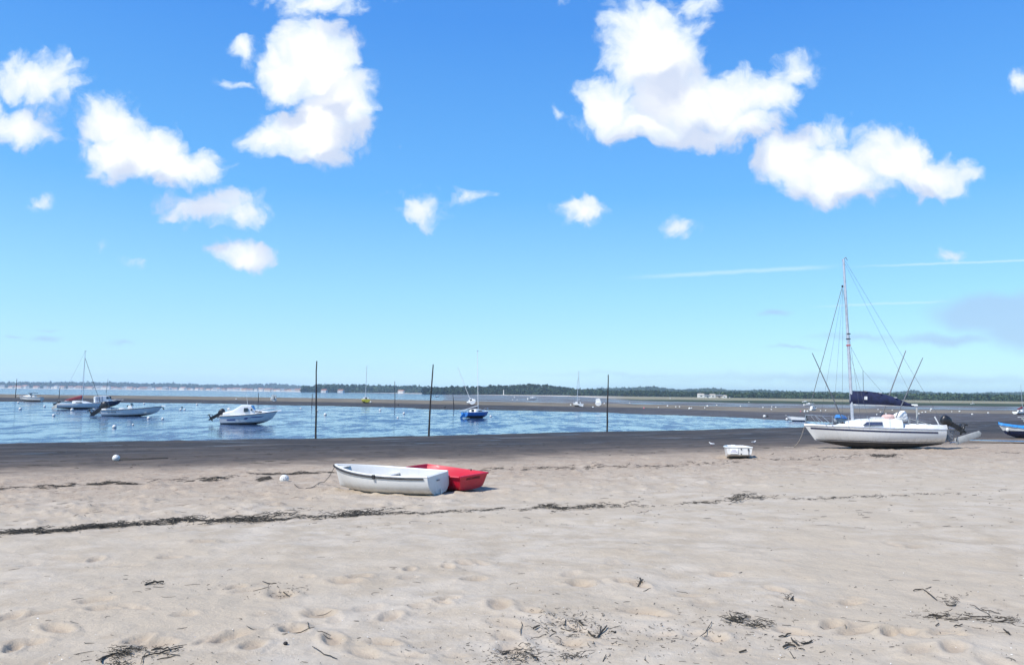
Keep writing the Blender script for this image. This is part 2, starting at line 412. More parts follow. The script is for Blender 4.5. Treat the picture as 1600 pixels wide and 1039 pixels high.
def zones(x, y):
    th = np.arctan2(x, y); r = np.maximum(np.hypot(x, y), .3); inv = 1 / r
    thc = np.clip(th, -.95, .95)
    wob = 1 + .05 * fbm(x / 14, y / 14, 31, 3) * sstep(r, 60, 130)
    inw = inv * wob
    u = x * NX + y * NY
    px = col_px(thc)
    return th, thc, r, inw, u, px
def ground(x, y, fine=True):
    x = np.asarray(x, float); y = np.asarray(y, float)
    th, thc, r, inw, u, px = zones(x, y)
    uw = (np.sin(thc) * NX + np.cos(thc) * NY) / binv(BW, thc)
    uw = np.maximum(uw, 36)
    open_ = 1 - sstep(px, 1240, 1350)                  # the channel closes to the right
    v = np.clip((u - 29) / (uw - 29), 0, 3)
    zb = np.interp(u, ZU, ZZ)
    bed = .17 * (1 - v) ** 1 * (v < 1) + np.where(v >= 1, -np.minimum((v - 1) * .2, .07), 0)
    bed = bed * open_ + (1 - open_) * np.maximum(.17 - .11 * np.minimum(v, 1.1), .05)
    z = np.where(u < 29, zb, bed)
    iA, iB, iC, iD = (binv(b, thc) for b in (BA, BB, BC, BD))
    far = (v > 1.0) | (r > 130)
    bank = (sstep(-inw, -iA, -iB) * .20)               # rises from the near edge
    edge = np.clip((iA - inw) / np.maximum(iA - iB, 1e-5), -1, 1)
    bank = np.where(edge > 0, .015 + bank, -.07 * np.minimum(1, -edge * 4))
    lw = sstep(px, 560, 760)                           # left: open water beyond the bank, right: wet flats
    flat = lw * .035 + (1 - lw) * -.10
    bank = bank + (flat - bank) * sstep(-inw, -iC * 1.02, -iC * .96)
    shore = .25 + .25 * sstep(-inw, -iD, -iD * .7)
    bank = bank + (shore - bank) * sstep(-inw, -iD * 1.01, -iD * .985)
    bank = np.where((inw > iA), np.where(open_ > .5, -.07, .05 * (1 - open_)), bank)
    bank = np.where((open_ < .5) & (inw > iC), np.maximum(bank, .05), bank)
    z = np.where((r > 50) & (u > 29) & (inw < iA), bank, np.where((r > 50) & (v > 1.0) & (inw >= iA), bed, z))
    if fine:
        near = 1 - sstep(u, 24, 31); dist = 1 - sstep(r, 30, 70)
        z = z + near * (.055 * fbm(x / 2.6, y / 2.0, 3, 3) + .030 * fbm(x / .62, y / .55, 9, 3) * (1 - .6 * sstep(r, 16, 30)))
        z = z + near * .010 * fbm(x / .16, y / .15, 21, 2) * (1 - sstep(r, 8, 22))
        z = z + near * sstep(u, 12, 17) * .12 * np.maximum(fbm(x / .42, y / .30, 25, 3) - .06, 0)
        z = z + (1 - near) * dist * (.014 * fbm(x / 1.3, y / 1.1, 41, 3) + .026 * fbm(x / 6, y / 4.5, 43, 4))
        z = z + sstep(r, 60, 90) * (1 - sstep(r, 900, 1500)) * (.03 * fbm(x / 9, y / 14, 51, 4)) * np.where(inw > iC, 1, .6) * np.where(z > -.02, 1, .3)
        for (cx, cy, ca, sa, lx, ly, dp) in PRINTS:
            if np.ndim(x) == 0: continue
            m = (np.abs(x - cx) < .7) & (np.abs(y - cy) < .7)
            if not m.any(): continue
            dx = x[m] - cx; dy = y[m] - cy
            a = (dx * ca + dy * sa) / lx; b = (-dx * sa + dy * ca) / ly; q = a * a + b * b
            z[m] += -dp * np.exp(-q ** 3) + dp * .45 * np.exp(-(np.sqrt(q) - 1.5) ** 2 * 6)
    return z
PRINTS = []
def G(px, py, fine=False):
    """photo pixel -> point where that line of sight meets the ground or the water"""
    px = np.atleast_1d(np.asarray(px, float)); py = np.atleast_1d(np.asarray(py, float))
    r = ray(px, py); z = np.zeros(len(px)) + .3
    for k in range(40):
        t = (EYE - z) / np.maximum(-r[:, 2], 1e-4); x = r[:, 0] * t; y = r[:, 1] * t
        z = .5 * z + .5 * np.maximum(ground(x, y, False), 0)
    if fine: z = np.maximum(ground(x, y, True), 0)
    return np.stack([x, y, z], 1)
def G1(px, py, fine=False): return Vector(G(px, py, fine)[0])
def _prints():
    rg = np.random.default_rng(11); out = []
    pts = [(560, 745 + 160), (365, 995), (352, 998), (395, 1010), (640, 890), (700, 886), (900, 910), (910, 912), (540, 911), (150, 873), (315, 848), (265, 870), (610, 965), (700, 940),
           (780, 950), (690, 945), (20, 1012), (40, 1005), (15, 965), (70, 960), (215, 1000), (245, 1003), (985, 912), (1000, 918), (1000, 955), (1015, 958), (905, 1000), (890, 1003),
           (830, 960), (1128, 898), (1210, 925), (1235, 938), (1120, 998), (1340, 985), (1300, 975), (1390, 992), (1410, 990), (1490, 1015), (1480, 995), (1240, 985), (1330, 940), (440, 930), (370, 918),
           (460, 985), (330, 1000), (800, 1010), (600, 1005), (160, 955), (150, 940), (90, 985), (520, 1000), (500, 960), (740, 905), (725, 880)]
    for p in pts: out.append((p[0], p[1], .026))
    for k in range(90):
        py = 760 + 279 * rg.random() ** .8; out.append((rg.uniform(-60, 1660), py, rg.uniform(.008, .018)))
    q = np.array(out); w = G(q[:, 0], q[:, 1]); res = []
    for (x, y, z), (a, b, dp) in zip(w, out):
        an = rg.uniform(0, math.pi); l = rg.uniform(.10, .17)
        res.append((x, y, math.cos(an), math.sin(an), l, l * rg.uniform(.42, .75), dp))
    return res
PRINTS = _prints()

# ------------------------------------------------------------------ the ground sheet
def build_ground():
    px = np.linspace(-300, 1900, 860); th = np.arctan((px - W0 / 2) / F)
    th = np.concatenate([th, np.linspace(th[-1], th[0] + 2 * math.pi, 62)[1:-1]])
    rs = [0.5, 1.2, 2.0, 2.8]
    while rs[-1] < 6500:
        d = rs[-1]
        if d < 30: st = max(.017, .017 * (d / 4.5) ** 1.45)
        elif d < 220: st = d * d * 3.2e-4 + .02 if d < 140 else d * .05
        else: st = d * .05
        if 30 <= d < 140: st = min(st, .0085 * d)
        if d >= 140: st = d * (.012 if d < 1500 else .05)
        rs.append(d + st)
    rs = np.array(rs); nr, nc = len(rs), len(th)
    Rr, T = np.meshgrid(rs, th, indexing='ij')
    X = (Rr * np.sin(T)).ravel(); Y = (Rr * np.cos(T)).ravel()
    Z = ground(X, Y, True)
    v = np.vstack([np.stack([X, Y, Z], 1), [[0, 0, float(ground(np.array([0.]), np.array([0.]))[0])]]])
    i = np.arange(nr - 1)[:, None] * nc; j = np.arange(nc)[None, :]; k = (j + 1) % nc
    f = np.stack([i + j, i + k, i + nc + k, i + nc + j], -1).reshape(-1, 4)[:, ::-1]
    me = mesh_np('ground', v, f)
    o = link('ground', me, ground_material()); tag(o, kind='structure')
    th_, thc, r, inw, u, pxx = zones(v[:, 0], v[:, 1])
    iA, iB, iC, iD, iE = (binv(b, thc) for b in (BA, BB, BC, BD, BE))
    uj = u + 2.0 * fbm(v[:, 0] / 5, v[:, 1] / 5, 71, 4) + 1.6 * fbm(v[:, 0] / .9, v[:, 1] / .9, 72, 2)
    wet = sstep(uj, 25.6, 32.5); soak = sstep(uj, 29.5, 41)
    damp = sstep(uj, 12.5, 24)
    # bank: dark wet lower part, lighter and greener crest
    far = (inw < iA) & (r > 55) & (u > 31)
    crest = np.where(far, sstep(-inw, -iB * 1.06, -iB * .94) * (1 - sstep(-inw, -iC * 1.04, -iC * .97)), 0)
    flat = np.where(far, sstep(-inw, -iC * 1.03, -iC * .97), 0)
    lw = sstep(pxx, 880, 1000)
    green = np.where(far, lw * sstep(-inw, -iD * 1.01, -iD * .99) * (1 - sstep(-inw, -iE * 1.01, -iE * .985)), 0)
    pale = np.where(far, lw * sstep(-inw, -iE * 1.01, -iE * .985), 0)
    shore = np.where(far, (1 - lw) * sstep(-inw, -iD * 1.01, -iD * .99), 0)
    dist = np.zeros(len(v))
    for (cx, cy, ca, sa, lx, ly, dp) in PRINTS:
        m = (np.abs(v[:, 0] - cx) < .5) & (np.abs(v[:, 1] - cy) < .5)
        if m.any():
            dx = v[m, 0] - cx; dy = v[m, 1] - cy
            q = ((dx * ca + dy * sa) / lx) ** 2 + ((-dx * sa + dy * ca) / ly) ** 2
            dist[m] = np.maximum(dist[m], min(1, dp / .028) * np.exp(-q * .8))
    for nm, a in (('bank', np.where(far, 1.0, 0.0) * sstep(pxx, 700, 1250)), ('soak', soak), ('wet', wet), ('damp', damp), ('crest', crest), ('flat', flat), ('green', green), ('pale', pale), ('shore', shore), ('trod', dist)):
        at = me.attributes.new(nm, 'FLOAT', 'POINT'); at.data.foreach_set('value', np.asarray(a, np.float32))
    return o
def ground_material():
    m = bpy.data.materials.new('beach_sand'); m.use_nodes = True
    t = NT(m.node_tree); b = t.n['Principled BSDF']
    co = t.node('ShaderNodeTexCoord').outputs['Object']
    big = t.noise(co, .35, 5, .6); mid = t.noise(co, 1.7, 5, .62); fin = t.noise(co, 26, 4, .7); gr = t.noise(co, 160, 2, .7)
    dry = t.mix(t.ramp(mid, .35, .68), (.49, .428, .338, 1), (.39, .325, .238, 1))
    dry = t.mix(t.ramp(big, .40, .68), dry, (.44, .37, .274, 1))
    dry = t.mix(t.math('MULTIPLY', t.attr('trod'), .8), dry, (.34, .265, .185, 1))
    dmp = t.mix(t.ramp(fin, .4, .68), (.385, .305, .225, 1), (.27, .205, .145, 1))
    c = t.mix(t.math('MULTIPLY', t.attr('damp'), t.ramp(mid, .25, .7, .5, 1.0)), dry, dmp)
    pit = t.ramp(t.noise(co, 4.2, 6, .74), .545, .64)
    c = t.mix(t.math('MULTIPLY', pit, t.math('MULTIPLY_ADD', t.attr('damp'), .72, .14)), c, (.20, .150, .105, 1))
    c = t.mix(t.ramp(t.noise(co, 12, 5, .72), .58, .70, 0, .26), c, (.25, .20, .15, 1))
    c = t.mix(t.ramp(fin, .60, .80, 0, .30), c, (.22, .18, .14, 1))
    c = t.mix(t.ramp(gr, .30, .75, 0, .22), c, (.24, .21, .18, 1))
    mud = t.mix(t.ramp(t.noise(co, .5, 6, .6), .35, .7), (.030, .027, .026, 1), (.052, .046, .042, 1))
    mud = t.mix(t.ramp(t.noise(co, 3.0, 4, .7), .60, .74), mud, (.018, .017, .016, 1))
    wet = t.attr('wet')
    brown = t.mix(t.ramp(t.noise(co, 2.2, 6, .7), .4, .66), (.100, .078, .060, 1), (.060, .048, .040, 1))
    c = t.mix(wet, c, t.mix(t.math('MULTIPLY', t.attr('soak'), t.ramp(t.noise(co, .25, 5, .6), .3, .55, .6, 1)), brown, mud))
    sv = t.node('ShaderNodeCombineXYZ'); t.put(sv.inputs[0], t.math('MULTIPLY', t.vmath('DOT_PRODUCT', co, (.883, .469, 0)), .10)); t.put(sv.inputs[1], t.math('MULTIPLY', t.vmath('DOT_PRODUCT', co, (-.469, .883, 0)), .62))
    run = t.noise(sv.outputs[0], 1.0, 6, .66, .4)
    c = t.mix(t.math('MULTIPLY', wet, t.ramp(run, .50, .66, 0, .65)), c, (.115, .098, .085, 1))
    c = t.mix(t.math('MULTIPLY', wet, t.ramp(run, .30, .44, .6, 0)), c, (.022, .020, .020, 1))
    shine = t.math('MULTIPLY', t.attr('soak'), t.ramp(t.noise(sv.outputs[0], 2.3, 5, .6), .57, .66))
    c = t.mix(t.math('MULTIPLY', t.attr('bank'), t.ramp(run, .36, .60, .25, .85)), c, (.105, .094, .092, 1))
    crest = t.attr('crest')
    c = t.mix(t.math('MULTIPLY', crest, t.ramp(t.noise(co, .09, 5, .65), .36, .62, .35, 1)), c, t.mix(t.noise(co, .05, 4), (.20, .175, .11, 1), (.23, .19, .15, 1)))
    flat = t.attr('flat')
    c = t.mix(flat, c, t.mix(t.ramp(t.noise(co, .03, 5, .6), .4, .62), (.10, .095, .095, 1), (.16, .135, .12, 1)))
    c = t.mix(t.attr('green'), c, (.040, .055, .030, 1))
    c = t.mix(t.attr('pale'), c, t.mix(t.noise(co, .02, 5, .7), (.16, .16, .085, 1), (.30, .26, .18, 1)))
    c = t.mix(t.attr('shore'), c, (.56, .50, .41, 1))
    t.put(b.inputs['Base Color'], c)
    film = t.ramp(t.noise(co, .06, 5, .6), .42, .60)
    rw = t.math('MULTIPLY_ADD', fin, .2, .62)
    rough = t.node('ShaderNodeMix', data_type='FLOAT'); t.put(rough.inputs[0], wet); t.put(rough.inputs[2], .95); t.put(rough.inputs[3], t.math('MULTIPLY_ADD', shine, -.40, rw))
    r2 = t.node('ShaderNodeMix', data_type='FLOAT'); t.put(r2.inputs[0], t.math('MULTIPLY', flat, film)); t.put(r2.inputs[2], rough.outputs[0]); t.put(r2.inputs[3], .22)
    r3 = t.node('ShaderNodeMix', data_type='FLOAT'); dryf = t.math('MAXIMUM', t.math('MAXIMUM', t.attr('pale'), t.attr('green')), t.math('MAXIMUM', crest, t.attr('shore')))
    t.put(r3.inputs[0], dryf); t.put(r3.inputs[2], r2.outputs[0]); t.put(r3.inputs[3], .9)
    t.put(b.inputs['Roughness'], r3.outputs[0])
    sp = t.node('ShaderNodeMix', data_type='FLOAT'); t.put(sp.inputs[0], t.math('MULTIPLY', wet, t.math('SUBTRACT', 1.0, dryf))); sp.inputs[2].default_value = .12; t.put(sp.inputs[3], t.math('MULTIPLY_ADD', shine, .22, .11))
    t.put(b.inputs['Specular IOR Level'], sp.outputs[0])
    bn = t.node('ShaderNodeBump'); bn.inputs['Distance'].default_value = .02; bn.inputs['Strength'].default_value = .85
    hh = t.math('MULTIPLY_ADD', fin, .55, t.math('MULTIPLY_ADD', t.noise(co, 7, 4, .6), 1.0, t.math('MULTIPLY', gr, .12)))
    t.put(bn.inputs['Height'], hh); t.put(b.inputs['Normal'], bn.outputs[0])
    return m
build_ground()

def build_water():
    m = bpy.data.materials.new('shallow_water'); m.use_nodes = True
    t = NT(m.node_tree); b = t.n['Principled BSDF']
    co = t.node('ShaderNodeTexCoord').outputs['Object']
    st = t.vmath('MULTIPLY', co, (.55, .22, 1))
    n1 = t.noise(st, .55, 5, .64, .6); n2 = t.noise(st, 2.4, 4, .65)
    mask = t.ramp(t.math('MULTIPLY_ADD', n2, .45, t.math('MULTIPLY', n1, .55)), .43, .55)       # calm film
    b.inputs['Base Color'].default_value = (.020, .048, .12, 1)
    t.put(b.inputs['Roughness'], t.math('MULTIPLY_ADD', mask, -.23, .28))
    b.inputs['IOR'].default_value = 1.33; b.inputs['Specular IOR Level'].default_value = .5
    bn = t.node('ShaderNodeBump'); bn.inputs['Distance'].default_value = .05
    t.put(bn.inputs['Strength'], t.math('MULTIPLY_ADD', mask, -.55, .66))
    t.put(bn.inputs['Height'], t.noise(t.vmath('MULTIPLY', co, (.7, 1.6, 1)), 2.4, 4, .6)); t.put(b.inputs['Normal'], bn.outputs[0])
    n = 64; ring = [(6400 * math.sin(2 * math.pi * i / n), 6400 * math.cos(2 * math.pi * i / n), 0) for i in range(n)]
    mb = MB(); mb.add(ring, [tuple(range(n))[::-1]])
    o = mb.build('water', m, smooth=False); tag(o, kind='structure')
    return m
WATER = build_water()
def puddle(pts, name='puddle'):
    p = G([a for a, b in pts], [b for a, b in pts]); zz = float(np.max(ground(p[:, 0], p[:, 1], True))) + .012
    mb = MB(); mb.add([(a, b, zz) for a, b, c in p], [tuple(range(len(pts)))]); tag(mb.build(name, WATER, smooth=False), kind='structure')
puddle([(1492, 691.6), (1520, 690.8), (1560, 691.0), (1600, 691.6), (1680, 692.5), (1800, 694), (1800, 695.6), (1680, 694.2), (1600, 693.2), (1565, 692.5), (1530, 692.0)])

# ------------------------------------------------------------------ far shore: hills, woods, pines, houses
def leaf_cloud(c, rad, n, size, rg, squash=.75):
    """n small leaf-spray quads spread through each ellipsoid c[i], rad[i] -> verts, faces"""
    c = np.repeat(np.asarray(c, float), n, 0); rad = np.repeat(np.asarray(rad, float), n, 0); k = len(c)
    d = rg.normal(size=(k, 3)); d /= np.linalg.norm(d, axis=1)[:, None]
    p = c + d * rad * (rg.random(k)[:, None] ** .28)
    a = rg.normal(size=(k, 3)); a /= np.linalg.norm(a, axis=1)[:, None]
    b = np.cross(a, d + rg.normal(size=(k, 3)) * .6); b /= np.linalg.norm(b, axis=1)[:, None] + 1e-6
    s = size * rad.mean(1) * rg.uniform(.6, 1.4, k); s = s[:, None]
    v = np.stack([p - a * s, p + b * s * .7, p + a * s, p - b * s * .7], 1).reshape(-1, 3)
    return v, np.arange(k * 4).reshape(-1, 4)

def at_dist(px, py, d):
    r = ray(px, py); h = np.hypot(r[..., 0], r[..., 1]); return np.array([0, 0, EYE]) + r * (d / h)[..., None]
def wood(px0, px1, d0, d1, top, step, cr, name, m, hill_m, seed, rows=6, fol_n=46, base_off=0.0):
    """a wooded hill: ground ridge between d0 and d1 that carries crowns up to the given skyline"""
    rg = np.random.default_rng(seed); top = np.array(top, float)
    pxs = np.arange(px0, px1 + 1e-6, 6.0)
    sky = np.interp(pxs, top[:, 0], top[:, 1])
    ztop = at_dist(pxs, sky, np.full(len(pxs), d1))[:, 2]
    th = np.arctan2(ray(pxs, sky)[:, 0], ray(pxs, sky)[:, 1])
    endf = np.minimum(1, np.minimum(pxs - px0, px1 - pxs) / 55.0)
    prof = [(0, 0), (.25, .30), (.5, .58), (.75, .82), (1.0, 1.0), (1.5, .6), (2.2, 0)]
    V = []
    for a, b in prof:
        d = d0 + (d1 - d0) * a; z = .3 + np.maximum(ztop - 2.2 * cr - .3, 0) * b * endf - (.9 if a in (0, 2.2) else 0)
        V.append(np.stack([np.sin(th) * d, np.cos(th) * d, z], 1))
    n = len(pxs); V = np.array(V).reshape(-1, 3)
    i = np.arange(len(prof) - 1)[:, None] * n; j = np.arange(n - 1)[None]
    f = np.stack([i + j, i + j + 1, i + n + j + 1, i + n + j], -1).reshape(-1, 4)
    o = link('hills', mesh_np('hills', V, f), hill_m); tag(o, kind='structure')
    C = []; Rd = []
    for r in range(rows):
        a = r / (rows - 1); d = d0 + (d1 - d0) * (a * .96 + .02)
        q = np.arange(px0 + 4, px1 - 4, step * d0 / d); q = q + rg.uniform(-.5, .5, len(q)) * step
        hz = np.interp(a * .96, [p[0] for p in prof[:5]], [p[1] for p in prof[:5]])
        zt = np.interp(q, pxs, ztop); e = np.interp(q, pxs, endf); tt = np.interp(q, pxs, th)
        dd = d * (1 + rg.uniform(-.012, .012, len(q)))
        zg = .3 + np.maximum(zt - 2.2 * cr - .3, 0) * hz * e
        hgt = cr * rg.uniform(1.2, 2.3, len(q))
        C.append(np.stack([np.sin(tt) * dd, np.cos(tt) * dd, zg + hgt * .55], 1))
        k = cr * rg.uniform(.7, 1.25, len(q)); Rd.append(np.stack([k, k, hgt * .75], 1))
    C = np.vstack(C); Rd = np.vstack(Rd)
    v, f = leaf_cloud(C, Rd, fol_n, .42, rg)
    me = mesh_np(name, v, f, False); return link(name, me, m)
def hill_mat():
    return mat('hill_ground', (.03, .042, .026), .95, var=.25, scale=.05)
hill_mat()
tag(wood(-520, 486, 3050, 3500, [(-520, 603), (-300, 599), (-100, 601), (0, 600.5), (60, 600.2), (125, 597.5), (170, 598), (230, 600.2), (265, 600), (300, 601), (345, 602.8), (400, 601), (430, 599.6), (470, 601), (486, 603)],
         3.2, 7.5, 'distant_wood', 'far_foliage', 'hill_ground', 5), 'hazy blue wooded ridge along the far left shore', 'wood', kind='stuff')
tag(wood(470, 700, 1500, 1720, [(470, 604), (480, 600.8), (500, 599), (540, 601.5), (580, 602.8), (620, 603.3), (660, 602.8), (700, 603)],
         3.4, 4.2, 'shore_wood', 'wood_foliage', 'hill_ground', 6), 'low mixed wood on the sandy headland behind the stakes', 'wood', kind='stuff')
tag(wood(660, 950, 1000, 1130, [(660, 607), (680, 606), (700, 604), (740, 606), (770, 603), (800, 603), (830, 601.5), (850, 602), (880, 605.5), (910, 610), (950, 613)],
         3.4, 3.2, 'headland_wood', 'pine_foliage', 'hill_ground', 8), 'dark pine wood covering the tip of the headland', 'wood', kind='stuff')
tag(wood(860, 1290, 1900, 2400, [(860, 613), (900, 610), (940, 607), (970, 606.5), (1000, 605), (1020, 604.4), (1050, 608), (1065, 609.5), (1090, 608), (1110, 606.6), (1130, 608), (1145, 611), (1165, 610.6), (1185, 609.4), (1210, 611), (1290, 614.5)],
         2.5, 4.6, 'hill_wood', 'far_foliage', 'hill_ground', 9, 9), 'hazy green wooded hills behind the long white building', 'wood', kind='stuff')
tag(wood(1140, 2150, 2000, 2500, [(1140, 615), (1180, 613.5), (1240, 614.5), (1283, 612.3), (1322, 614.7), (1387, 615), (1429, 610.6), (1461, 614), (1503, 616), (1554, 614.2), (1600, 613.0), (1700, 614), (1850, 612), (2000, 616), (2150, 615)],
         2.5, 4.6, 'marsh_wood', 'far_foliage', 'hill_ground', 12, 9), 'hazy blue green wooded ridge behind the yacht on the right', 'wood', kind='stuff')
tag(wood(890, 1120, 900, 1010, [(890, 616), (930, 614), (960, 611.5), (1000, 610.5), (1030, 611.5), (1060, 614), (1090, 616), (1120, 618)],
         2.6, 2.4, 'shore_thicket', 'pine_foliage', 'hill_ground', 13, 7), 'dark thicket along the shore left of the long white building', 'wood', kind='stuff')
tag(wood(1100, 2150, 800, 900, [(1100, 619), (1130, 616.5), (1180, 615), (1240, 617), (1300, 617.5), (1360, 618.5), (1420, 617.5), (1480, 618.5), (1560, 618.5), (1640, 619), (1800, 619), (2150, 622)],
         2.6, 2.2, 'marsh_thicket', 'wood_foliage', 'hill_ground', 14, 7), 'low green trees lining the marsh behind the yacht', 'wood', kind='stuff')

def pine(px, top, d, label, cr, seed):
    rg = np.random.default_rng(seed)
    p = at_dist(np.array(px), np.array(top), np.array(d)); h = p[2] - .3
    root = thing('pine_tree', label, 'tree', (p[0], p[1], .3), group='pines on the headland skyline')
    mb = MB(); lean = rg.uniform(-.05, .05) * h
    mb.tube([(0, 0, -.5), (lean * .4, 0, h * .5), (lean, 0, h * .9)], [.32, .25, .12], 6)
    for k in range(4):
        a = rg.uniform(0, 6.28); z = h * rg.uniform(.6, .8)
        mb.tube([(lean * .7, 0, z), (lean + math.cos(a) * cr * .6, math.sin(a) * cr * .6, z + h * .14)], [.12, .05], 5)
    mb.build('trunk', 'bark', root)
    n = 9; c = []; r = []
    for k in range(n):
        a = rg.uniform(0, 6.28); q = cr * math.sqrt(rg.random()) * .8
        c.append((lean + math.cos(a) * q, math.sin(a) * q, h - cr * .45 + rg.uniform(-.35, .18) * cr)); s = cr * rg.uniform(.3, .5); r.append((s, s, s * .6))
    v, f = leaf_cloud(c, r, 60, .30, rg)
    link('crown', mesh_np('crown', v, f, False), 'pine_foliage', root)
pp = [(718, 604.5, 3.2), (744, 603.3, 4.0), (752, 602.6, 3.6), (768, 600.2, 4.2), (781, 600.8, 4.0), (791, 601.6, 3.4), (801, 600.9, 4.0), (812, 601.6, 3.6), (818, 599.6, 4.2), (825, 598.7, 4.6),
      (834, 599.0, 5.0), (843, 599.8, 4.2), (851, 600.6, 4.0), (862, 602.2, 3.6), (873, 603.6, 3.4), (497, 599.3, 3.6), (513, 599.9, 3.4), (586, 602.4, 3.0), (641, 602.2, 3.2), (669, 602.2, 3.0)]
ORDP = ('first', 'second', 'third', 'fourth', 'fifth', 'sixth', 'seventh', 'eighth', 'ninth', 'tenth', 'eleventh', 'twelfth', 'thirteenth', 'fourteenth', 'fifteenth')
for i, (px, tp, cr) in enumerate(pp):
    head = px > 700
    pine(px, tp, 1012 + (i % 3) * 20 if head else 1540, ORDP[i] + ' umbrella pine from the left on the dark headland skyline' if head else ORDP[i - 15] + ' pine from the left standing above the low shore wood', cr, 100 + i)

def house_proto(name, wall_m, roof_m, w, dpt, h, label, cat='house', group=None):
    root = thing(name, label, cat, group=group)
    MB().box((0, 0, h / 2), (w, dpt, h)).build('wall', wall_m, root, smooth=False)
    mb = MB(); e = .5
    mb.add([(-w / 2 - e, -dpt / 2 - e, h), (w / 2 + e, -dpt / 2 - e, h), (w / 2 + e, dpt / 2 + e, h), (-w / 2 - e, dpt / 2 + e, h), (-w / 2 - e, 0, h + dpt * .28), (w / 2 + e, 0, h + dpt * .28)],
           [(0, 1, 5, 4), (2, 3, 4, 5), (1, 2, 5), (3, 0, 4), (3, 2, 1, 0)])
    mb.build('roof', roof_m, root, smooth=False)
    for k in (-.3, 0, .3):
        MB().box((k * w, -dpt / 2 - .02, h * .5), (w * .12, .1, h * .35)).build('window', 'window_dark', root, smooth=False)
    return root
def ground_at(px, d):
    r = ray(np.array(float(px)), np.array(605.0)); k = d / math.hypot(r[0], r[1]); x, y = r[0] * k, r[1] * k
    return Vector((x, y, max(0.0, float(ground(np.array([x]), np.array([y]), False)[0]))))
rg = random.Random(3)
protos = [house_proto('house', 'house_white', 'roof_tile', 13, 9, 5.2, 'white house with tiled roof in the shore village far left', group='white houses of the far left shore village'),
          house_proto('house', 'house_white', 'roof_grey', 10, 8, 6.0, 'white house with grey roof in the shore village far left', group='grey roofed houses of the far left shore village'),
          house_proto('house', 'house_cream', 'roof_tile', 16, 9, 4.2, 'long cream house with tiled roof in the shore village far left', group='cream houses of the far left shore village')]
used = [False] * 3; X = -60.0
while X < 482:
    k = rg.choice((0, 0, 1, 2, 2)); o = copy_tree(protos[k]) if used[k] else protos[k]; used[k] = True
    d = rg.uniform(2900, 3020) if X < 380 else rg.uniform(2300, 2420)
    o.location = ground_at(X, d); o.rotation_euler = (0, 0, rg.uniform(-.4, .4)); s = rg.uniform(.8, 1.35) * (1 if X < 380 else .85); o.scale = (s, s, s)
    X += rg.choice((3.5, 4.5, 6, 8, 14 if X < 130 else 6))
for i, (px, lab) in enumerate(((507, 'lone white house on the shore behind the tallest stake'), (533, 'white beach house right of the tallest stake'), (627, 'white house at the foot of the low shore wood'))):
    o = copy_tree(protos[0]); o.location = ground_at(px, 1440); o.scale = (.75,) * 3; tag(o, lab); o['group'] = 'houses at the foot of the headland wood'
# long white building at the foot of the hills
def long_building():
    p = ground_at(1112, 735); root = thing('shore_building', 'long white building with stepped roofs at the foot of the hills', 'building', p, (0, 0, -.05), .60)
    for k, (x, w, h) in enumerate(((-16, 9, 5.0), (-7, 9, 3.6), (1, 8, 4.4), (10, 11, 3.6), (18, 7, 3.0))):
        MB().box((x, (k % 2) * .6, h / 2), (w, 8, h)).build('wall', 'house_white' if k != 3 else 'house_cream', root, smooth=False)
        mb = MB(); mb.add([(x - w / 2 - .2, -4.4, h), (x + w / 2 + .2, -4.4, h), (x + w / 2 + .2, 4.9, h), (x - w / 2 - .2, 4.9, h), (x - w / 2, .2, h + 1.1), (x + w / 2, .2, h + 1.1)], [(0, 1, 5, 4), (2, 3, 4, 5), (1, 2, 5), (3, 0, 4), (3, 2, 1, 0)])
        mb.build('roof', 'roof_grey' if k % 2 else 'house_cream', root, smooth=False)
        MB().box((x, -4.03, h * .5), (w * .3, .1, h * .3)).build('window', 'window_dark', root, smooth=False)
    for x in (-17, 2, 11): MB().tube([(x, 0, 3), (x, 0, 8.5)], .12, 5).build('mast_pole', 'alloy', root)
long_building()
p = ground_at(787, 985)
o = MB().tube([(0, 0, -.3), (0, 0, 6.0), (0, 0, 6.2)], [.55, .4, .1], 8).add([(0, 0, 0)], []).build('shore_beacon', 'house_white'); o.location = p
tag(o, 'slim white beacon at the foot of the headland pines', 'beacon')

# ------------------------------------------------------------------ boats
class Hull:
    """hull form; x forward from -L/2 (stern) to L/2 (bow), z up from the lowest keel point"""
    def __init__(s, L, B, H, ws=.8, tm=.42, pw=2.0, sheer=.12, sheer_s=.02, rake=.3, trake=0., rb=.35, rs=.08, p=2.4, chine=None, bow=0.0, tp=1.6, rbp=2.6):
        s.__dict__.update(locals())
    def w(s, t):
        if t <= s.tm: a = (s.tm - t) / s.tm; return 1 - (1 - s.ws) * a ** s.tp
        a = (t - s.tm) / (1 - s.tm); return s.bow + (1 - s.bow) * max(0.0, 1 - a ** s.pw)
    def zs(s, t): return s.H + s.sheer * t ** 2.2 + s.sheer_s * (1 - t) ** 2
    def zk(s, t): return s.H * (s.rb * max(0, (t - .5) / .5) ** s.rbp + s.rs * max(0, (.5 - t) / .5) ** 2)
    def sec(s, t, zf):
        if s.chine: y = float(np.interp(zf, [q[1] for q in s.chine], [q[0] for q in s.chine]))
        else: y = (1 - (1 - zf) ** s.p) ** (1 / s.p)
        k = t ** 5 * (1 - s.bow); return y * (1 - k) + (zf ** .85) * k
    def P(s, t, zf, side=1, off=0.0):
        zk, zs = s.zk(t), s.zs(t); z = zk + (zs - zk) * zf
        x = -s.L / 2 + s.L * t; g = z / zs
        x += -s.rake * (1 - g) * t ** 5 + s.trake * (1 - g) * (1 - t) ** 6
        y = s.B / 2 * s.w(t) * s.sec(t, zf) + off
        return (x, side * y, z)
    def zf_at(s, t, z): zk, zs = s.zk(t), s.zs(t); return min(1, max(0, (z - zk) / (zs - zk)))
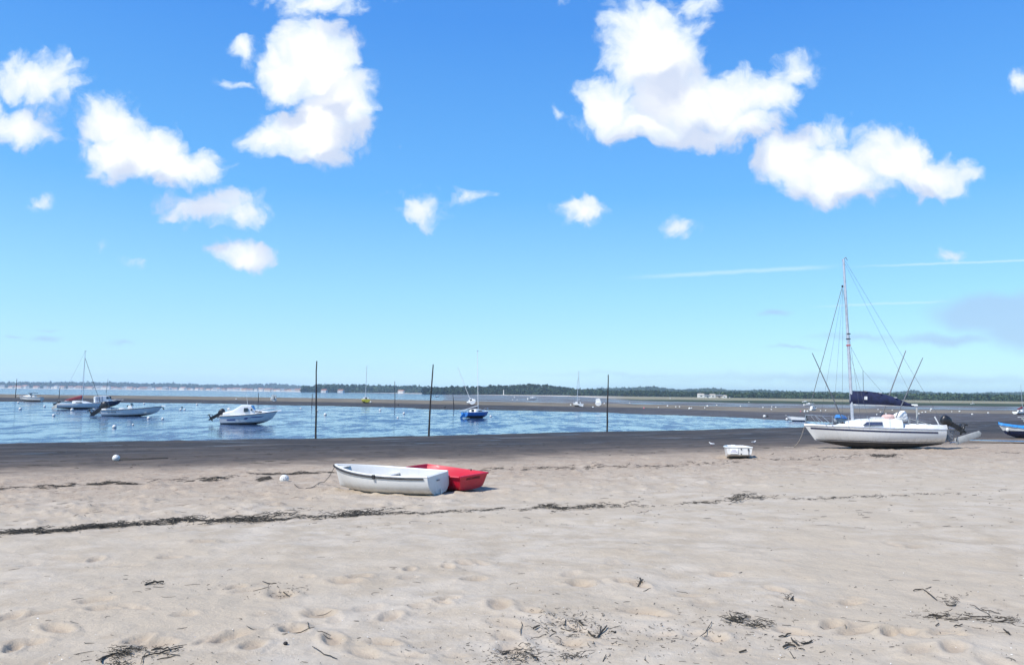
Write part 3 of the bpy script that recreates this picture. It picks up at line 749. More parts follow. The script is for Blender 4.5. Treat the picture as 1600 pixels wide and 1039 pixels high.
TS = [0, .04, .1, .18, .27, .36, .45, .54, .62, .7, .77, .83, .88, .92, .955, .98, 1.0]
def skin(h, lo, hi, ns=7, off=0.0, t0=0.0, t1=1.0, both=True):
    """band of the outer skin between two height functions lo(t), hi(t) given as zf"""
    mb = MB(); ts = [t for t in TS if t0 <= t <= t1]
    if ts[0] > t0: ts = [t0] + ts
    if ts[-1] < t1: ts.append(t1)
    for side in ((1, -1) if both else (-1,)):
        rings = []
        for t in ts:
            a, b = lo(t), hi(t); rings.append([h.P(t, a + (b - a) * (k / (ns - 1)) ** (1.7 if a < .02 else 1), side, off) for k in range(ns)])
        mb.loft(rings, closed=False, caps=(False, False))
    return mb
def transom(h, z0=0.0, z1=1.0, dx=0.0):
    mb = MB(); pts = []
    zz = [z0 + (z1 - z0) * (k / 7) ** 1.6 for k in range(8)]
    L_ = [h.P(0, z, 1) for z in zz]; R_ = [h.P(0, z, -1) for z in zz]
    mb.loft([[(p[0] + dx, p[1], p[2]) for p in q] for q in zip(L_, R_)], closed=False, caps=(False, False)); return mb
def deck(h, camber=.04, dz=0.0, t0=0.0, t1=1.0, inset=0.0):
    mb = MB(); rings = []
    for t in [q for q in TS if t0 <= q <= t1]:
        b = max(h.B / 2 * h.w(t) - inset, .001); x = h.P(t, 1)[0]
        rings.append([(x, b * k, h.zs(t) + dz + camber * (1 - k * k)) for k in (-1, -.75, -.5, -.25, 0, .25, .5, .75, 1)])
    return mb.loft(rings, closed=False, caps=(False, False))
def railtube(h, r, dz=0.0, off=0.0, t0=0.0, t1=1.0, side=1, n=6):
    ts = [q for q in np.linspace(t0, t1, 20)]
    return MB().tube([(lambda p: (p[0], p[1], p[2] + dz))(h.P(t, 1, side, off)) for t in ts], r, n)
def shell(h, th, floor, t0=0.0, t1=.985):
    """open boat: outer skin, flat rim and inner skin in one closed section"""
    mb = MB(); rings = []
    ts = [t for t in TS if t <= t1]
    zz = [1, .86, .7, .54, .38, .24, .12, .04, 0]
    for t in ts:
        o = [h.P(t, z, 1) for z in zz] + [h.P(t, z, -1) for z in zz[::-1][1:]]
        inn = []
        tt = min(max(t, .0), .97)
        for z in zz:
            p = h.P(t, z, 1); y = max(p[1] - th, .002 if p[1] > th else p[1] * .3); inn.append((p[0], y, max(p[2] + (0 if z > .9 else th * .6), floor)))
        i2 = [(p[0], -p[1], p[2]) for p in inn]
        ring = o + i2 + inn[::-1][1:]
        rings.append(ring)
    n = len(rings[0])
    mb.loft(rings, closed=True, caps=(False, False))
    return mb
def outboard(parent, x, y, z, tilt, s=1.0, m='black_plastic'):
    """tilt in degrees: 0 running, 70 lifted out; part with sub-parts"""
    R = Matrix.Translation((x, y, z)) @ Matrix.Rotation(math.radians(tilt), 4, 'Y') @ Matrix.Scale(s, 4)
    def tr(mb): mb.v = [tuple(R @ Vector(v)) for v in mb.v]; return mb
    cowl = MB(); rings = []
    for zz, lx, ly, ox in ((-.02, .13, .10, 0), (.06, .19, .13, -.01), (.2, .22, .15, -.02), (.34, .21, .145, -.03), (.42, .15, .11, -.03), (.45, .06, .05, -.03)):
        rings.append([(ox - .12 + lx * math.copysign(abs(math.cos(a)) ** .7, math.cos(a)), ly * math.copysign(abs(math.sin(a)) ** .7, math.sin(a)), zz) for a in np.linspace(0, 2 * math.pi, 13)[:-1]])
    o = tr(cowl.loft(rings)).build('outboard_motor', m, parent)
    leg = MB(); leg.box((-.10, 0, -.30), (.20, .09, .58), top=(1.1, 1.5)); leg.box((-.16, 0, -.44), (.34, .16, .02)); leg.ell((-.12, 0, -.62), (.24, .06, .06)); leg.prism([(-.02, -.62), (-.16, -.62), (-.14, -.82), (-.06, -.80)], -.012, .012)
    tr(leg).build('leg', m, o)
    tr(MB().box((.06, 0, -.10), (.10, .18, .26))).build('clamp_bracket', 'alloy_dark', o)
    pr = MB(); pr.ell((-.40, 0, -.62), (.06, .035, .035))
    for k in range(3):
        a = 2.09 * k; pr.box((-.40, .09 * math.cos(a), -.62 + .09 * math.sin(a)), (.03, .10, .10), rot=(a, .4, 0))
    tr(pr).build('propeller', 'black_plastic', o)
    return o
def place(root, px, py, yaw, heel=0.0, trim=0.0, dz=0.0):
    p = G1(px, py); root.location = (p.x, p.y, p.z + dz); root.rotation_euler = (math.radians(heel), math.radians(trim), math.radians(yaw)); return p
def fit(root, px, py, yaw, len_px, L, B, heel=0.0, trim=0.0, dz=0.0):
    """stand the boat where the photo shows its keel and give it the length the photo shows"""
    p = place(root, px, py, yaw, heel, trim, dz); d = p.y
    s = len_px * d / F / (L * abs(math.cos(math.radians(yaw))) + B * abs(math.sin(math.radians(yaw))))
    root.scale = (s, s, s); return s

# --- the yacht, authored at 31 photo pixels per metre, bow to +x
def yacht():
    root = thing('sailing_yacht', 'large white sailing yacht with navy sail cover aground on the beach', 'sailboat')
    p = G1(1385, 702.0); S = (p.y + .9) / F * 31.0
    root.location = (p.x + .03, p.y + 0.9, p.z - .05); root.scale = (S,) * 3; root.rotation_euler = (math.radians(0), 0, math.radians(181.5))
    def Q(px, py, y=0.0): return (3.75 - (px - 1255) / 31.0, y, (704 + (px - 1380) * .0113 - py) / 31.0)
    L = 6.74; h = Hull(L, 2.35, 1.08, ws=.74, tm=.42, pw=2.1, sheer=.10, sheer_s=-.04, rake=.85, trake=-.05, rb=.40, rs=.24, p=2.3, rbp=1.5)
    off = 3.75 - L / 2
    class H2(Hull):
        def P(s, t, zf, side=1, off_=0.0): q = Hull.P(s, t, zf, side, off_); return (q[0] + off, q[1], q[2])
    h.__class__ = H2
    wl = lambda t: h.zf_at(t, .34 + .07 * t)
    skin(h, wl, lambda t: 1.0, 8).build('hull', 'yacht_gelcoat', root)
    skin(h, lambda t: 0.0, wl, 7).build('bottom_paint', 'antifoul', root)
    skin(h, lambda t: h.zf_at(t, .365 + .07 * t), lambda t: h.zf_at(t, .40 + .07 * t), 2, .006, 0, .985).build('boot_stripe', 'navy_paint', root)
    skin(h, lambda t: h.zf_at(t, h.zs(t) - .20), lambda t: h.zf_at(t, h.zs(t) - .12), 2, .007, .07, .972).build('cove_stripe', 'navy_paint', root)
    transom(h).build('transom', 'white_gelcoat', root)
    dk = deck(h, .05).build('deck', 'deck_white', root)
    for s in (1, -1): railtube(h, .022, .0, .004, 0, .995, s).build('toe_rail', 'alloy', root)
    MB().box(Q(1368, 700.5), (2.2, .5, .40), top=(1.1, 1.6)).build('keel', 'antifoul', root)
    # cabin trunk
    rings = []
    for px, hh, bw in ((1302, .02, .26), (1312, .12, .42), (1326, .26, .58), (1342, .36, .68), (1370, .40, .74), (1392, .41, .76), (1399, .40, .76)):
        x = Q(px, 0)[0]; zb = 1.10
        rings.append([(x, -bw, zb - .05), (x, -bw * .97, zb + hh * .55), (x, -bw * .86, zb + hh * .92), (x, -bw * .5, zb + hh + .02), (x, 0, zb + hh + .04), (x, bw * .5, zb + hh + .02), (x, bw * .86, zb + hh * .92), (x, bw * .97, zb + hh * .55), (x, bw, zb - .05)])
    cab = MB().loft(rings, closed=False, caps=(False, False)); n = len(rings[0])
    cab.add(rings[-1], [tuple(range(n))]); cab.build('cabin', 'white_gelcoat', root)
    for s in (1, -1):
        pts = [Q(1337, 666.2), Q(1344, 661.4), Q(1367, 661.4), Q(1367, 666.4)]
        y = lambda z: s * (.755 - .08 * max(0, z - 1.18) / .3)
        w_ = MB(); w_.add([(q[0], y(q[2]) + s * .02, q[2]) for q in pts] + [(q[0], y(q[2]) - s * .05, q[2]) for q in pts], [(0, 1, 2, 3), (7, 6, 5, 4), (0, 4, 5, 1), (1, 5, 6, 2), (2, 6, 7, 3), (3, 7, 4, 0)])
        win = w_.build('window', 'window_blue', root, smooth=False)
        fr = MB(); ring = [(q[0], y(q[2]) + s * .022, q[2]) for q in pts]; fr.tube(ring + ring[:1], .012, 5); fr.build('frame', 'alloy_dark', win)
    MB().box(Q(1399.5, 662), (.03, .56, .42)).build('companionway_hatch', 'cream', root)
    MB().box(Q(1376, 655.4), (.85, .5, .05)).build('sliding_hatch', 'deck_white', root, bevel=.015)
    MB().box(Q(1318, 664.2), (.42, .42, .06), rot=(0, -.35, 0)).build('fore_hatch', 'window_dark', root)
    # cockpit coamings and seats
    for s in (1, -1):
        MB().box((Q(1435, 0)[0], s * .72, 1.15), (2.1, .14, .22), top=(.97, .7)).build('coaming', 'deck_white', root, bevel=.02)
    MB().box((Q(1440, 0)[0], 0, 1.085), (1.9, 1.2, .08)).build('cockpit_well', 'worn_gelcoat', root)
    # mast, rigging
    mt, mb_ = Q(1322.3, 407), Q(1331.5, 667)
    mast = MB().tube([mb_, Q(1327.5, 550), mt], [.075, .075, .055], 10).build('mast', 'alloy', root)
    MB().tube([Q(1320, 409), Q(1326, 404)], .02, 5).tube([Q(1326, 404), Q(1328.5, 409)], .014, 5).build('masthead_fitting', 'alloy_dark', mast)
    for py in (525, 533, 543): MB().box(Q(1327.4 - (py - 525) * .02, py), (.165, .165, .05)).build('cleat', 'black_plastic' if py != 543 else 'red_paint', mast)
    def wire(name, a, b, r=.006, m='wire'): return MB().tube([a, b], r, 4).build(name, m, root)
    wire('forestay', Q(1319.6, 450), Q(1257.5, 664), .016)
    wire('backstay', Q(1325, 410), Q(1477, 670)); wire('topping_lift', Q(1325, 415), Q(1431, 633), .005)
    MB().ell(Q(1319.6, 450), (.05, .05, .06)).build('furling_swivel', 'black_plastic', root)
    for s in (1, -1):
        wire('shroud', Q(1320.5, 455), Q(1330, 668, s * 1.10)); wire('lower_shroud', Q(1326.5, 545), Q(1344, 669, s * 1.08)); wire('inner_stay', Q(1320.8, 450), Q(1290 , 664, s * .8), .005)
    wire('sheet', Q(1349.5, 582), Q(1349.5, 614), .012); wire('lazy_jack', Q(1331, 545), Q(1349.5, 582), .006); wire('lazy_jack', Q(1349.5, 582), Q(1378, 615), .005)
    # boom and sail cover
    boom = MB().tube([Q(1333, 635), Q(1434, 636.5)], .055, 8).build('boom', 'deck_white', root)
    out = [(1328, 613.5, .10), (1340, 614, .17), (1356, 614.3, .20), (1372, 616.5, .20), (1388, 620.5, .18), (1402, 625.5, .15), (1416, 631, .12), (1428, 636.5, .07)]
    rings = []
    for px, pt, wd in out:
        bt = 634.6 + (px - 1328) * .036; q = []
        for a in np.linspace(-.5 * math.pi, 1.5 * math.pi, 13)[:-1]:
            yy = wd * math.cos(a) * (1.0 - .35 * (math.sin(a) > .2)); zz = (bt + pt) / 2 - (bt - pt) / 2 * math.sin(a)
            q.append(Q(px, zz, yy + .012 * math.sin(px * .9 + a * 3)))
        rings.append(q)
    cov = MB().loft(rings).build('sail_cover', 'navy_cloth', root, ang=70)
    MB().box(Q(1350, 625, .205), (.14, .03, .16)).build('patch', 'deck_white', cov)
    for px, pt in ((1352, 614), (1375, 617), (1399, 624)): MB().box(Q(px, pt + .3), (.06, .3, .05)).build('strap', 'grey_cloth', cov)
    # gallows post, poles
    MB().tube([Q(1433, 640), Q(1433.5, 669)], .05, 7).build('boom_gallows', 'grey_board', root)
    pole = lambda a, b, r: MB().tube([a, b], [r, r * .6], 6).build('pole', 'alloy_dark', root)
    pole(Q(1384, 657, -.55), Q(1429.5, 550, -.7), .036); pole(Q(1391, 655, .55), Q(1433, 563, .7), .030); pole(Q(1309, 655, .4), Q(1263, 556, .55), .030)
    # pulpit, lifelines, stanchions
    pul = MB()
    for s in (1, -1):
        y = .10 * s; pul.tube([Q(1284, 667.5, s * .55), Q(1269, 651.5, s * .30), Q(1258, 651.5, s * .06)], .014, 5); pul.tube([Q(1292, 667.5, s * .68), Q(1278, 652.5, s * .45)], .014, 5)
        pul.tube([Q(1278, 652.0, s * .45), Q(1269, 651.5, s * .30)], .014, 5)
    pul.tube([Q(1258, 651.5, .06), Q(1258, 651.5, -.06)], .014, 5); pul.tube([Q(1257.5, 664), Q(1258, 651.5)], .014, 5); pul.build('pulpit', 'steel', root)
    for s in (1, -1):
        for px, yb in ((1312, .93), (1341, 1.12), (1372, 1.17), (1403, 1.14)):
            MB().tube([Q(px, 669.5, s * yb), Q(px, 653.5, s * yb)], .012, 5).build('stanchion', 'steel', root)
        MB().tube([Q(1278, 652.5, s * .45), Q(1312, 653.5, s * .93), Q(1341, 653.5, s * 1.12), Q(1372, 653.5, s * 1.17), Q(1403, 653.5, s * 1.14), Q(1474, 670, s * .85)], .006, 4).build('lifeline', 'steel', root)
    MB().tube([Q(1461, 654), Q(1469, 669.5)], .03, 6).build('stern_staff', 'deck_white', root)
    # bundled gear on the coach roof
    MB().ell(Q(1387, 654.8, .1), (.34, .28, .15), 12, 7, e=.8).build('folded_sprayhood', 'pink_cloth', root)
    w_ = MB(); w_.ell(Q(1402, 652.5, .25), (.36, .2, .20), 10, 7, rot=(0, .45, 0), e=.7); w_.ell(Q(1407, 655.8, .2), (.22, .22, .17), 10, 7, e=.7); w_.build('life_raft', 'deck_white', root)
    MB().box(Q(1395, 658, .5), (.5, .16, .16), rot=(0, .2, .1)).build('fender_bundle', 'worn_gelcoat', root, bevel=.03)
    MB().box(Q(1412, 662, .45), (.05, .05, .32)).build('winch_post', 'steel', root)
    for px, mm in ((1418, 'dark_red'), (1426, 'black_plastic'), (1440, 'navy_cloth')): MB().ell(Q(px, 667.0, .62), (.10, .08, .06), 8, 5).build('winch', mm, root)
    MB().tube([Q(1413, 656, .3), Q(1440, 664, .4), Q(1468, 670, .3)], .02, 5).build('tiller', 'grey_board', root)
    # stern: bracket, ladder, outboard, lifted rudder
    br = MB()
    for s in (-.32, .32): br.tube([Q(1477, 672, s), Q(1486, 672, s), Q(1489, 692, s), Q(1478, 694, s)], .03, 6)
    for py in (677, 682, 687, 692): br.tube([Q(1482, py, -.32), Q(1482, py, .32)], .02, 5)
    br.build('boarding_ladder', 'steel', root)
    MB().box(Q(1481, 682, 0), (.26, .5, .55), rot=(0, -.12, 0)).build('motor_bracket', 'alloy_dark', root)
    outboard(root, Q(1482, 0)[0], .05, Q(1484, 668)[2], 62, 1.15)
    MB().prism([(Q(1488, 687)[0], Q(1488, 687)[2]), (Q(1527, 675.5)[0], Q(1527, 675.5)[2]), (Q(1530.5, 679)[0], Q(1530.5, 679)[2]), (Q(1529, 684)[0], Q(1529, 684)[2]), (Q(1492, 697)[0], Q(1492, 697)[2]), (Q(1487, 694)[0], Q(1487, 694)[2])], .16, .20).build('rudder', 'grey_board', root, bevel=.01)
    # mooring line from the bow to the sand
    a = root.matrix_basis @ Vector(Q(1256, 668)); b = G1(1240, 699)
    mb = MB(); pts = []
    for k in range(13):
        t = k / 12; q = a.lerp(b, t); q.z -= .28 * math.sin(math.pi * t) * (1 - .5 * t); pts.append(q)
    pts.append(b + Vector((-.4, .2, .0))); mb.tube(pts, .02, 5)
    tag(mb.build('mooring_rope', 'rope'), 'pale mooring rope hanging from the yacht bow to the mud', 'rope')
yacht()

# --- open dinghies on the beach
def white_dinghy():
    root = thing('rowing_dinghy', 'white rowing dinghy with dark rubbing strip lying on the dry sand', 'dinghy')
    h = Hull(2.75, 1.28, .45, ws=.80, tm=.40, pw=2.3, sheer=.13, sheer_s=.03, rake=.16, trake=-.07, rb=.22, rs=.10, p=2.9)
    fit(root, 601, 768.0, 158, 200, 2.75, 1.15, heel=-3, dz=-.015)
    shell(h, .045, .13).build('hull', 'dinghy_white', root)
    transom(h).build('transom', 'dinghy_white', root); transom(h, .16, 1, .05).build('transom_lining', 'dinghy_white', root)
    MB().loft([[(p[0] - .01, p[1], p[2]) for p in (h.P(0, 1, 1), h.P(0, 1, -1))], [(h.P(0, 1, 1)[0] + .07, h.P(0, 1, 1)[1], h.P(0, 1)[2] + .008), (h.P(0, 1, 1)[0] + .07, -h.P(0, 1, 1)[1], h.P(0, 1)[2] + .008)]], closed=False, caps=(False, False)).build('transom_cap', 'dinghy_white', root)
    for s in (1, -1): railtube(h, .020, -.035, .012, .03, .99, s).build('rubbing_strip', 'black_rubber', root)
    for s in (1, -1): railtube(h, .026, .0, -.018, .0, .985, s).build('gunwale', 'dinghy_white', root)
    b = deck(h, .01, -.02, .86, 1.0, .02); b.build('foredeck', 'dinghy_white', root)
    for x, w in ((-.95, .38), (.05, .26)):
        t = (x + h.L / 2) / h.L; MB().box((x, 0, .36), (w, h.B * h.w(t) - .10, .03)).build('thwart', 'dinghy_white', root, bevel=.008)
    for s in (1, -1):
        p = h.P(.46, 1, s); MB().box((p[0], p[1] + s * .02, p[2] - .03), (.06, .05, .09)).build('rowlock', 'black_rubber', root)
    MB().box((.0, 0, .0), (1.9, .045, .07)).build('keel_strip', 'dinghy_white', root)
    p = h.P(0, .1, 0); MB().tube([(p[0] - .01, 0, .16), (p[0] - .03, 0, .02)], .012, 5).build('rudder_pin', 'steel', root)
    MB().box((h.P(0, .6)[0] - .01, .05, .36), (.02, .12, .02)).build('handle', 'alloy_dark', root)
    q = h.P(1, 1, 0); MB().tube([(q[0] - .06, .05, q[2] + .0), (q[0] + .02, 0, q[2] - .03), (q[0] - .06, -.05, q[2])], .018, 5).build('bow_fitting', 'black_rubber', root)
    bpy.context.view_layer.update()
    a = root.matrix_world @ Vector((q[0] - .02, 0, q[2] - .05)); e = [G1(x, y, True) for x, y in ((500, 757), (488, 762), (476, 764), (466, 762.5), (460, 760))]
    pts = [a, a.lerp(e[0], .35) - Vector((0, 0, .10)), a.lerp(e[0], .7) - Vector((0, 0, .10))] + [v + Vector((0, 0, .012)) for v in e]
    tag(MB().tube(pts, .007, 5).build('painter_rope', 'dark_rope'), 'thin dark rope hanging from the white dinghy bow onto sand', 'rope')
white_dinghy()
def red_dinghy():
    root = thing('pram_dinghy', 'red plastic pram dinghy with black lettering behind the white one', 'dinghy')
    L, B, H = 1.98, 1.18, .42
    fit(root, 695, 763.0, 142, 135, L * .97, B, heel=-2, dz=-.01)
    h = Hull(L, B, H, ws=.90, tm=.45, pw=2.4, sheer=.10, sheer_s=.0, rake=.20, trake=.10, rb=.42, rs=.14, bow=.62, chine=[(0, 0), (.62, .05), (.78, .14), (.84, .30), (1, 1)])
    shell(h, .035, .10, t1=1.0).build('hull', 'red_plastic', root)
    transom(h).build('transom', 'red_plastic', root); transom(h, .2, 1, .04).build('transom_lining', 'red_plastic', root)
    mb = MB(); zz = [0, .05, .14, .3, .6, 1]
    for dx in (0, -.04):
        mb.loft([[(p[0] + dx, p[1], p[2]) for p in q] for q in zip([h.P(1, z, 1) for z in zz], [h.P(1, z, -1) for z in zz])], closed=False, caps=(False, False))
    mb.build('bow_panel', 'red_plastic', root)
    ts = list(np.linspace(0, 1, 14)); ring = [h.P(t, 1, 1, .012) for t in ts] + [h.P(t, 1, -1, .012) for t in ts[::-1]]
    mb = MB(); rr = []
    ring = ring + ring[:1]
    mb.tube(ring, .026, 6); mb.build('gunwale_flange', 'red_plastic', root)
    for x in (-.35, .45): MB().box((x, 0, .20), (.24, B * h.w((x + L / 2) / L) * .80, .04)).build('thwart', 'red_plastic', root, bevel=.01)
    MB().tube([h.P(.30, 1, 1, .0), (lambda p: (p[0], p[1], p[2] + .045))(h.P(.30, 1, 1, 0))], .02, 6).build('rowlock', 'black_rubber', root)
    MB().tube([h.P(.30, 1, -1, .0), (lambda p: (p[0], p[1], p[2] + .045))(h.P(.30, 1, -1, 0))], .02, 6).build('rowlock', 'black_rubber', root)
    p0 = Vector(h.P(0, .78, 0)); p1 = Vector(h.P(0, .9, 0)); up = (p1 - p0).normalized(); rt = Vector((0, -1, 0)); nrm = rt.cross(up)
    mt = Matrix(((rt.x, up.x, nrm.x, 0), (rt.y, up.y, nrm.y, 0), (rt.z, up.z, nrm.z, 0), (0, 0, 0, 1)))
    c = Vector((h.P(0, .80, 0)[0], .02, h.P(0, .80, 0)[2])) + nrm * .006
    text_part('ANX AMPEGE', .085, 'black_letters', root, Matrix.Translation(c) @ mt, shear=.15)
red_dinghy()
def small_dinghy():
    root = thing('small_dinghy', 'small boxy white dinghy alone at the wet sand edge near the yacht', 'dinghy')
    L, B, H = 2.0, 1.18, .48
    fit(root, 1152, 714.5, 80, 50, L, B, heel=0, trim=2.2, dz=-.01)
    h = Hull(L, B, H, ws=.98, tm=.45, pw=2.4, sheer=.05, rake=.12, trake=.05, rb=.4, rs=.34, bow=.6, chine=[(0, 0), (.84, .03), (.90, .10), (.93, .3), (1, 1)])
    shell(h, .04, .12, t1=1.0).build('hull', 'white_gelcoat', root)
    transom(h).build('transom', 'white_gelcoat', root); transom(h, .2, 1, .05).build('transom_lining', 'white_gelcoat', root)
    mb = MB(); zz = [0, .05, .14, .3, .6, 1]
    for dx in (0, -.04): mb.loft([[(p[0] + dx, p[1], p[2]) for p in q] for q in zip([h.P(1, z, 1) for z in zz], [h.P(1, z, -1) for z in zz])], closed=False, caps=(False, False))
    mb.build('bow_panel', 'white_gelcoat', root)
    ts = list(np.linspace(0, 1, 12)); ring = [h.P(t, 1, 1, .01) for t in ts] + [h.P(t, 1, -1, .01) for t in ts[::-1]]
    MB().tube(ring + ring[:1], .028, 6).build('gunwale_flange', 'white_gelcoat', root)
    MB().box((-.35, .22, H + .05), (.24, .26, .14), top=(.8, .75)).build('seat_box', 'white_gelcoat', root, bevel=.012)
    MB().box((.3, 0, .36), (.26, 1.0, .04)).build('thwart', 'white_gelcoat', root)
    x0 = -L / 2 - .006
    MB().box((x0, .24, .33), (.008, .36, .24)).build('name_panel', 'deck_white', root)
    for k, w in ((.36, .16), (.30, .30)): MB().box((x0 - .008, .24, k), (.006, w, .022)).build('lettering', 'grey_letters', root)
    for z in (.42, .20): MB().box((x0 - .004, -.08, z), (.02, .05, .05)).build('rudder_gudgeon', 'black_rubber', root)
    MB().box((x0 - .004, -.40, .40), (.02, .07, .09)).build('motor_pad', 'alloy_dark', root); MB().tube([(x0 - .01, -.40, .46), (x0 - .012, -.40, .18)], .012, 5).build('strap', 'dark_rope', root)
small_dinghy()

# --- general small craft
def sail_craft(name, label, hullm, botm, px, py, yaw, lpx, mast_px=None, mast_top=None, heel=0., trim=0., boom=None, cover=None, L=6.0, B=2.2, H=.85, forestay_m='wire', window='window_dark', mast_m='alloy', stripe=None, motor=False, rudder=None, wires=True, draft=.28, mast_h=7.5, mr=.05, boom_droop=0.0):
    root = thing(name, label, 'sailboat')
    h = Hull(L, B, H, ws=.72, tm=.42, pw=2.1, sheer=.14, sheer_s=.02, rake=.55, trake=-.10, rb=.5, rs=.22, p=2.4)
    s = fit(root, px, py, yaw, lpx, L, B * .8, heel, trim, -.03)
    wl = lambda t: h.zf_at(t, draft)
    skin(h, wl, lambda t: 1.0, 7).build('hull', hullm, root); skin(h, lambda t: 0., wl, 6).build('bottom_paint', botm, root)
    transom(h).build('transom', hullm, root); deck(h, .05).build('deck', 'deck_white', root)
    if stripe: skin(h, lambda t: h.zf_at(t, h.zs(t) - .16), lambda t: h.zf_at(t, h.zs(t) - .08), 2, .008, .05, .97).build('cove_stripe', stripe, root)
    for sd in (1, -1): railtube(h, .02, .01, 0, 0, .99, sd).build('toe_rail', 'alloy', root)
    z0 = H + .02; rings = []
    for t, hh, bw in ((.80, .02, .25), (.74, .22, .42), (.64, .36, .6), (.5, .42, .68), (.36, .44, .70), (.34, .42, .70)):
        x = -L / 2 + L * t; rings.append([(x, -bw, z0 - .04), (x, -bw * .96, z0 + hh * .6), (x, -bw * .8, z0 + hh * .95), (x, 0, z0 + hh + .05), (x, bw * .8, z0 + hh * .95), (x, bw * .96, z0 + hh * .6), (x, bw, z0 - .04)])
    cab = MB().loft(rings, closed=False, caps=(False, False)); cab.add(rings[-1], [tuple(range(7))]); cab.build('cabin', 'white_gelcoat', root)
    for sd in (1, -1):
        MB().box((-L / 2 + L * .50, sd * .665, z0 + .20), (L * .16, .05, .15), top=(.85, 1)).build('window', window, root)
    MB().box((-L / 2 + L * .332, 0, z0 + .22), (.03, .5, .36)).build('companionway_hatch', 'window_dark', root)
    MB().box((-L / 2 + L * .16, 0, z0 + .0), (L * .26, B * .5, .06)).build('cockpit_well', 'worn_gelcoat', root)
    xm = -L / 2 + L * .56; zm = z0 + .42
    top = Vector((xm, 0, zm + mast_h)); mst = MB().tube([(xm, 0, zm), tuple(top)], [mr, mr * .8], 7).build('mast', mast_m, root)
    MB().box((xm + .05, 0, zm + mast_h + .03), (.3, .04, .05)).build('masthead_fitting', 'alloy_dark', mst)
    if wires:
        w = lambda nm, a, b, r=.010, m='wire': MB().tube([a, b], r, 4).build(nm, m, root)
        w('forestay', (xm + .05, 0, zm + mast_h * .86), (L / 2 - .1, 0, h.zs(1)), .03 if forestay_m == 'black_rubber' else .010, forestay_m)
        w('backstay', tuple(top), (-L / 2 + .05, 0, H)); w('shroud', (xm, 0, zm + mast_h * .86), (xm - .1, B * .46, H + .05)); w('shroud', (xm, 0, zm + mast_h * .86), (xm - .1, -B * .46, H + .05))
    if boom:
        a = (xm - .08, 0, zm + .55); b = (xm - boom, boom_droop * .3, zm + .55 - boom_droop); MB().tube([a, b], .05, 7).build('boom', mast_m if not cover else 'deck_white', root)
        if cover:
            rings = []
            for k in range(7):
                t = k / 6; c = Vector(a).lerp(Vector(b), t); r1 = .24 * (1 - t) ** .6 + .07
                rings.append([(c.x, c.y + .55 * r1 * math.cos(q), c.z + .08 + r1 * (math.sin(q) + .2)) for q in np.linspace(0, 2 * math.pi, 9)[:-1]])
            MB().loft(rings).build('sail_cover', cover, root)
    pul = MB()
    for sd in (1, -1): pul.tube([(L / 2 - .9, sd * .42, h.zs(.85)), (L / 2 - .45, sd * .26, h.zs(.95) + .5), (L / 2 - .08, 0, h.zs(1) + .5), (L / 2 - .1, 0, h.zs(1))], .02, 5)
    pul.build('pulpit', 'steel', root)
    pu = MB()
    for sd in (1, -1): pu.tube([(-L / 2 + .7, sd * B * .36, H), (-L / 2 + .6, sd * B * .36, H + .5), (-L / 2 + .1, sd * B * .32, H + .5), (-L / 2 + .1, sd * B * .32, H)], .02, 5)
    pu.build('pushpit', 'steel', root)
    if motor: outboard(root, -L / 2 - .05, .3, H + .1, 62, 1.0)
    if rudder: MB().prism([(-L / 2 - .02, .75), (-L / 2 - .02, .25), (-L / 2 - .75, .02), (-L / 2 - .95, .22), (-L / 2 - .4, .7)], -.03, .03).build('rudder', rudder, root)
    MB().box((0, 0, .06), (L * .4, .35, .22), top=(1.1, 1.8)).build('keel', botm, root)
    return root
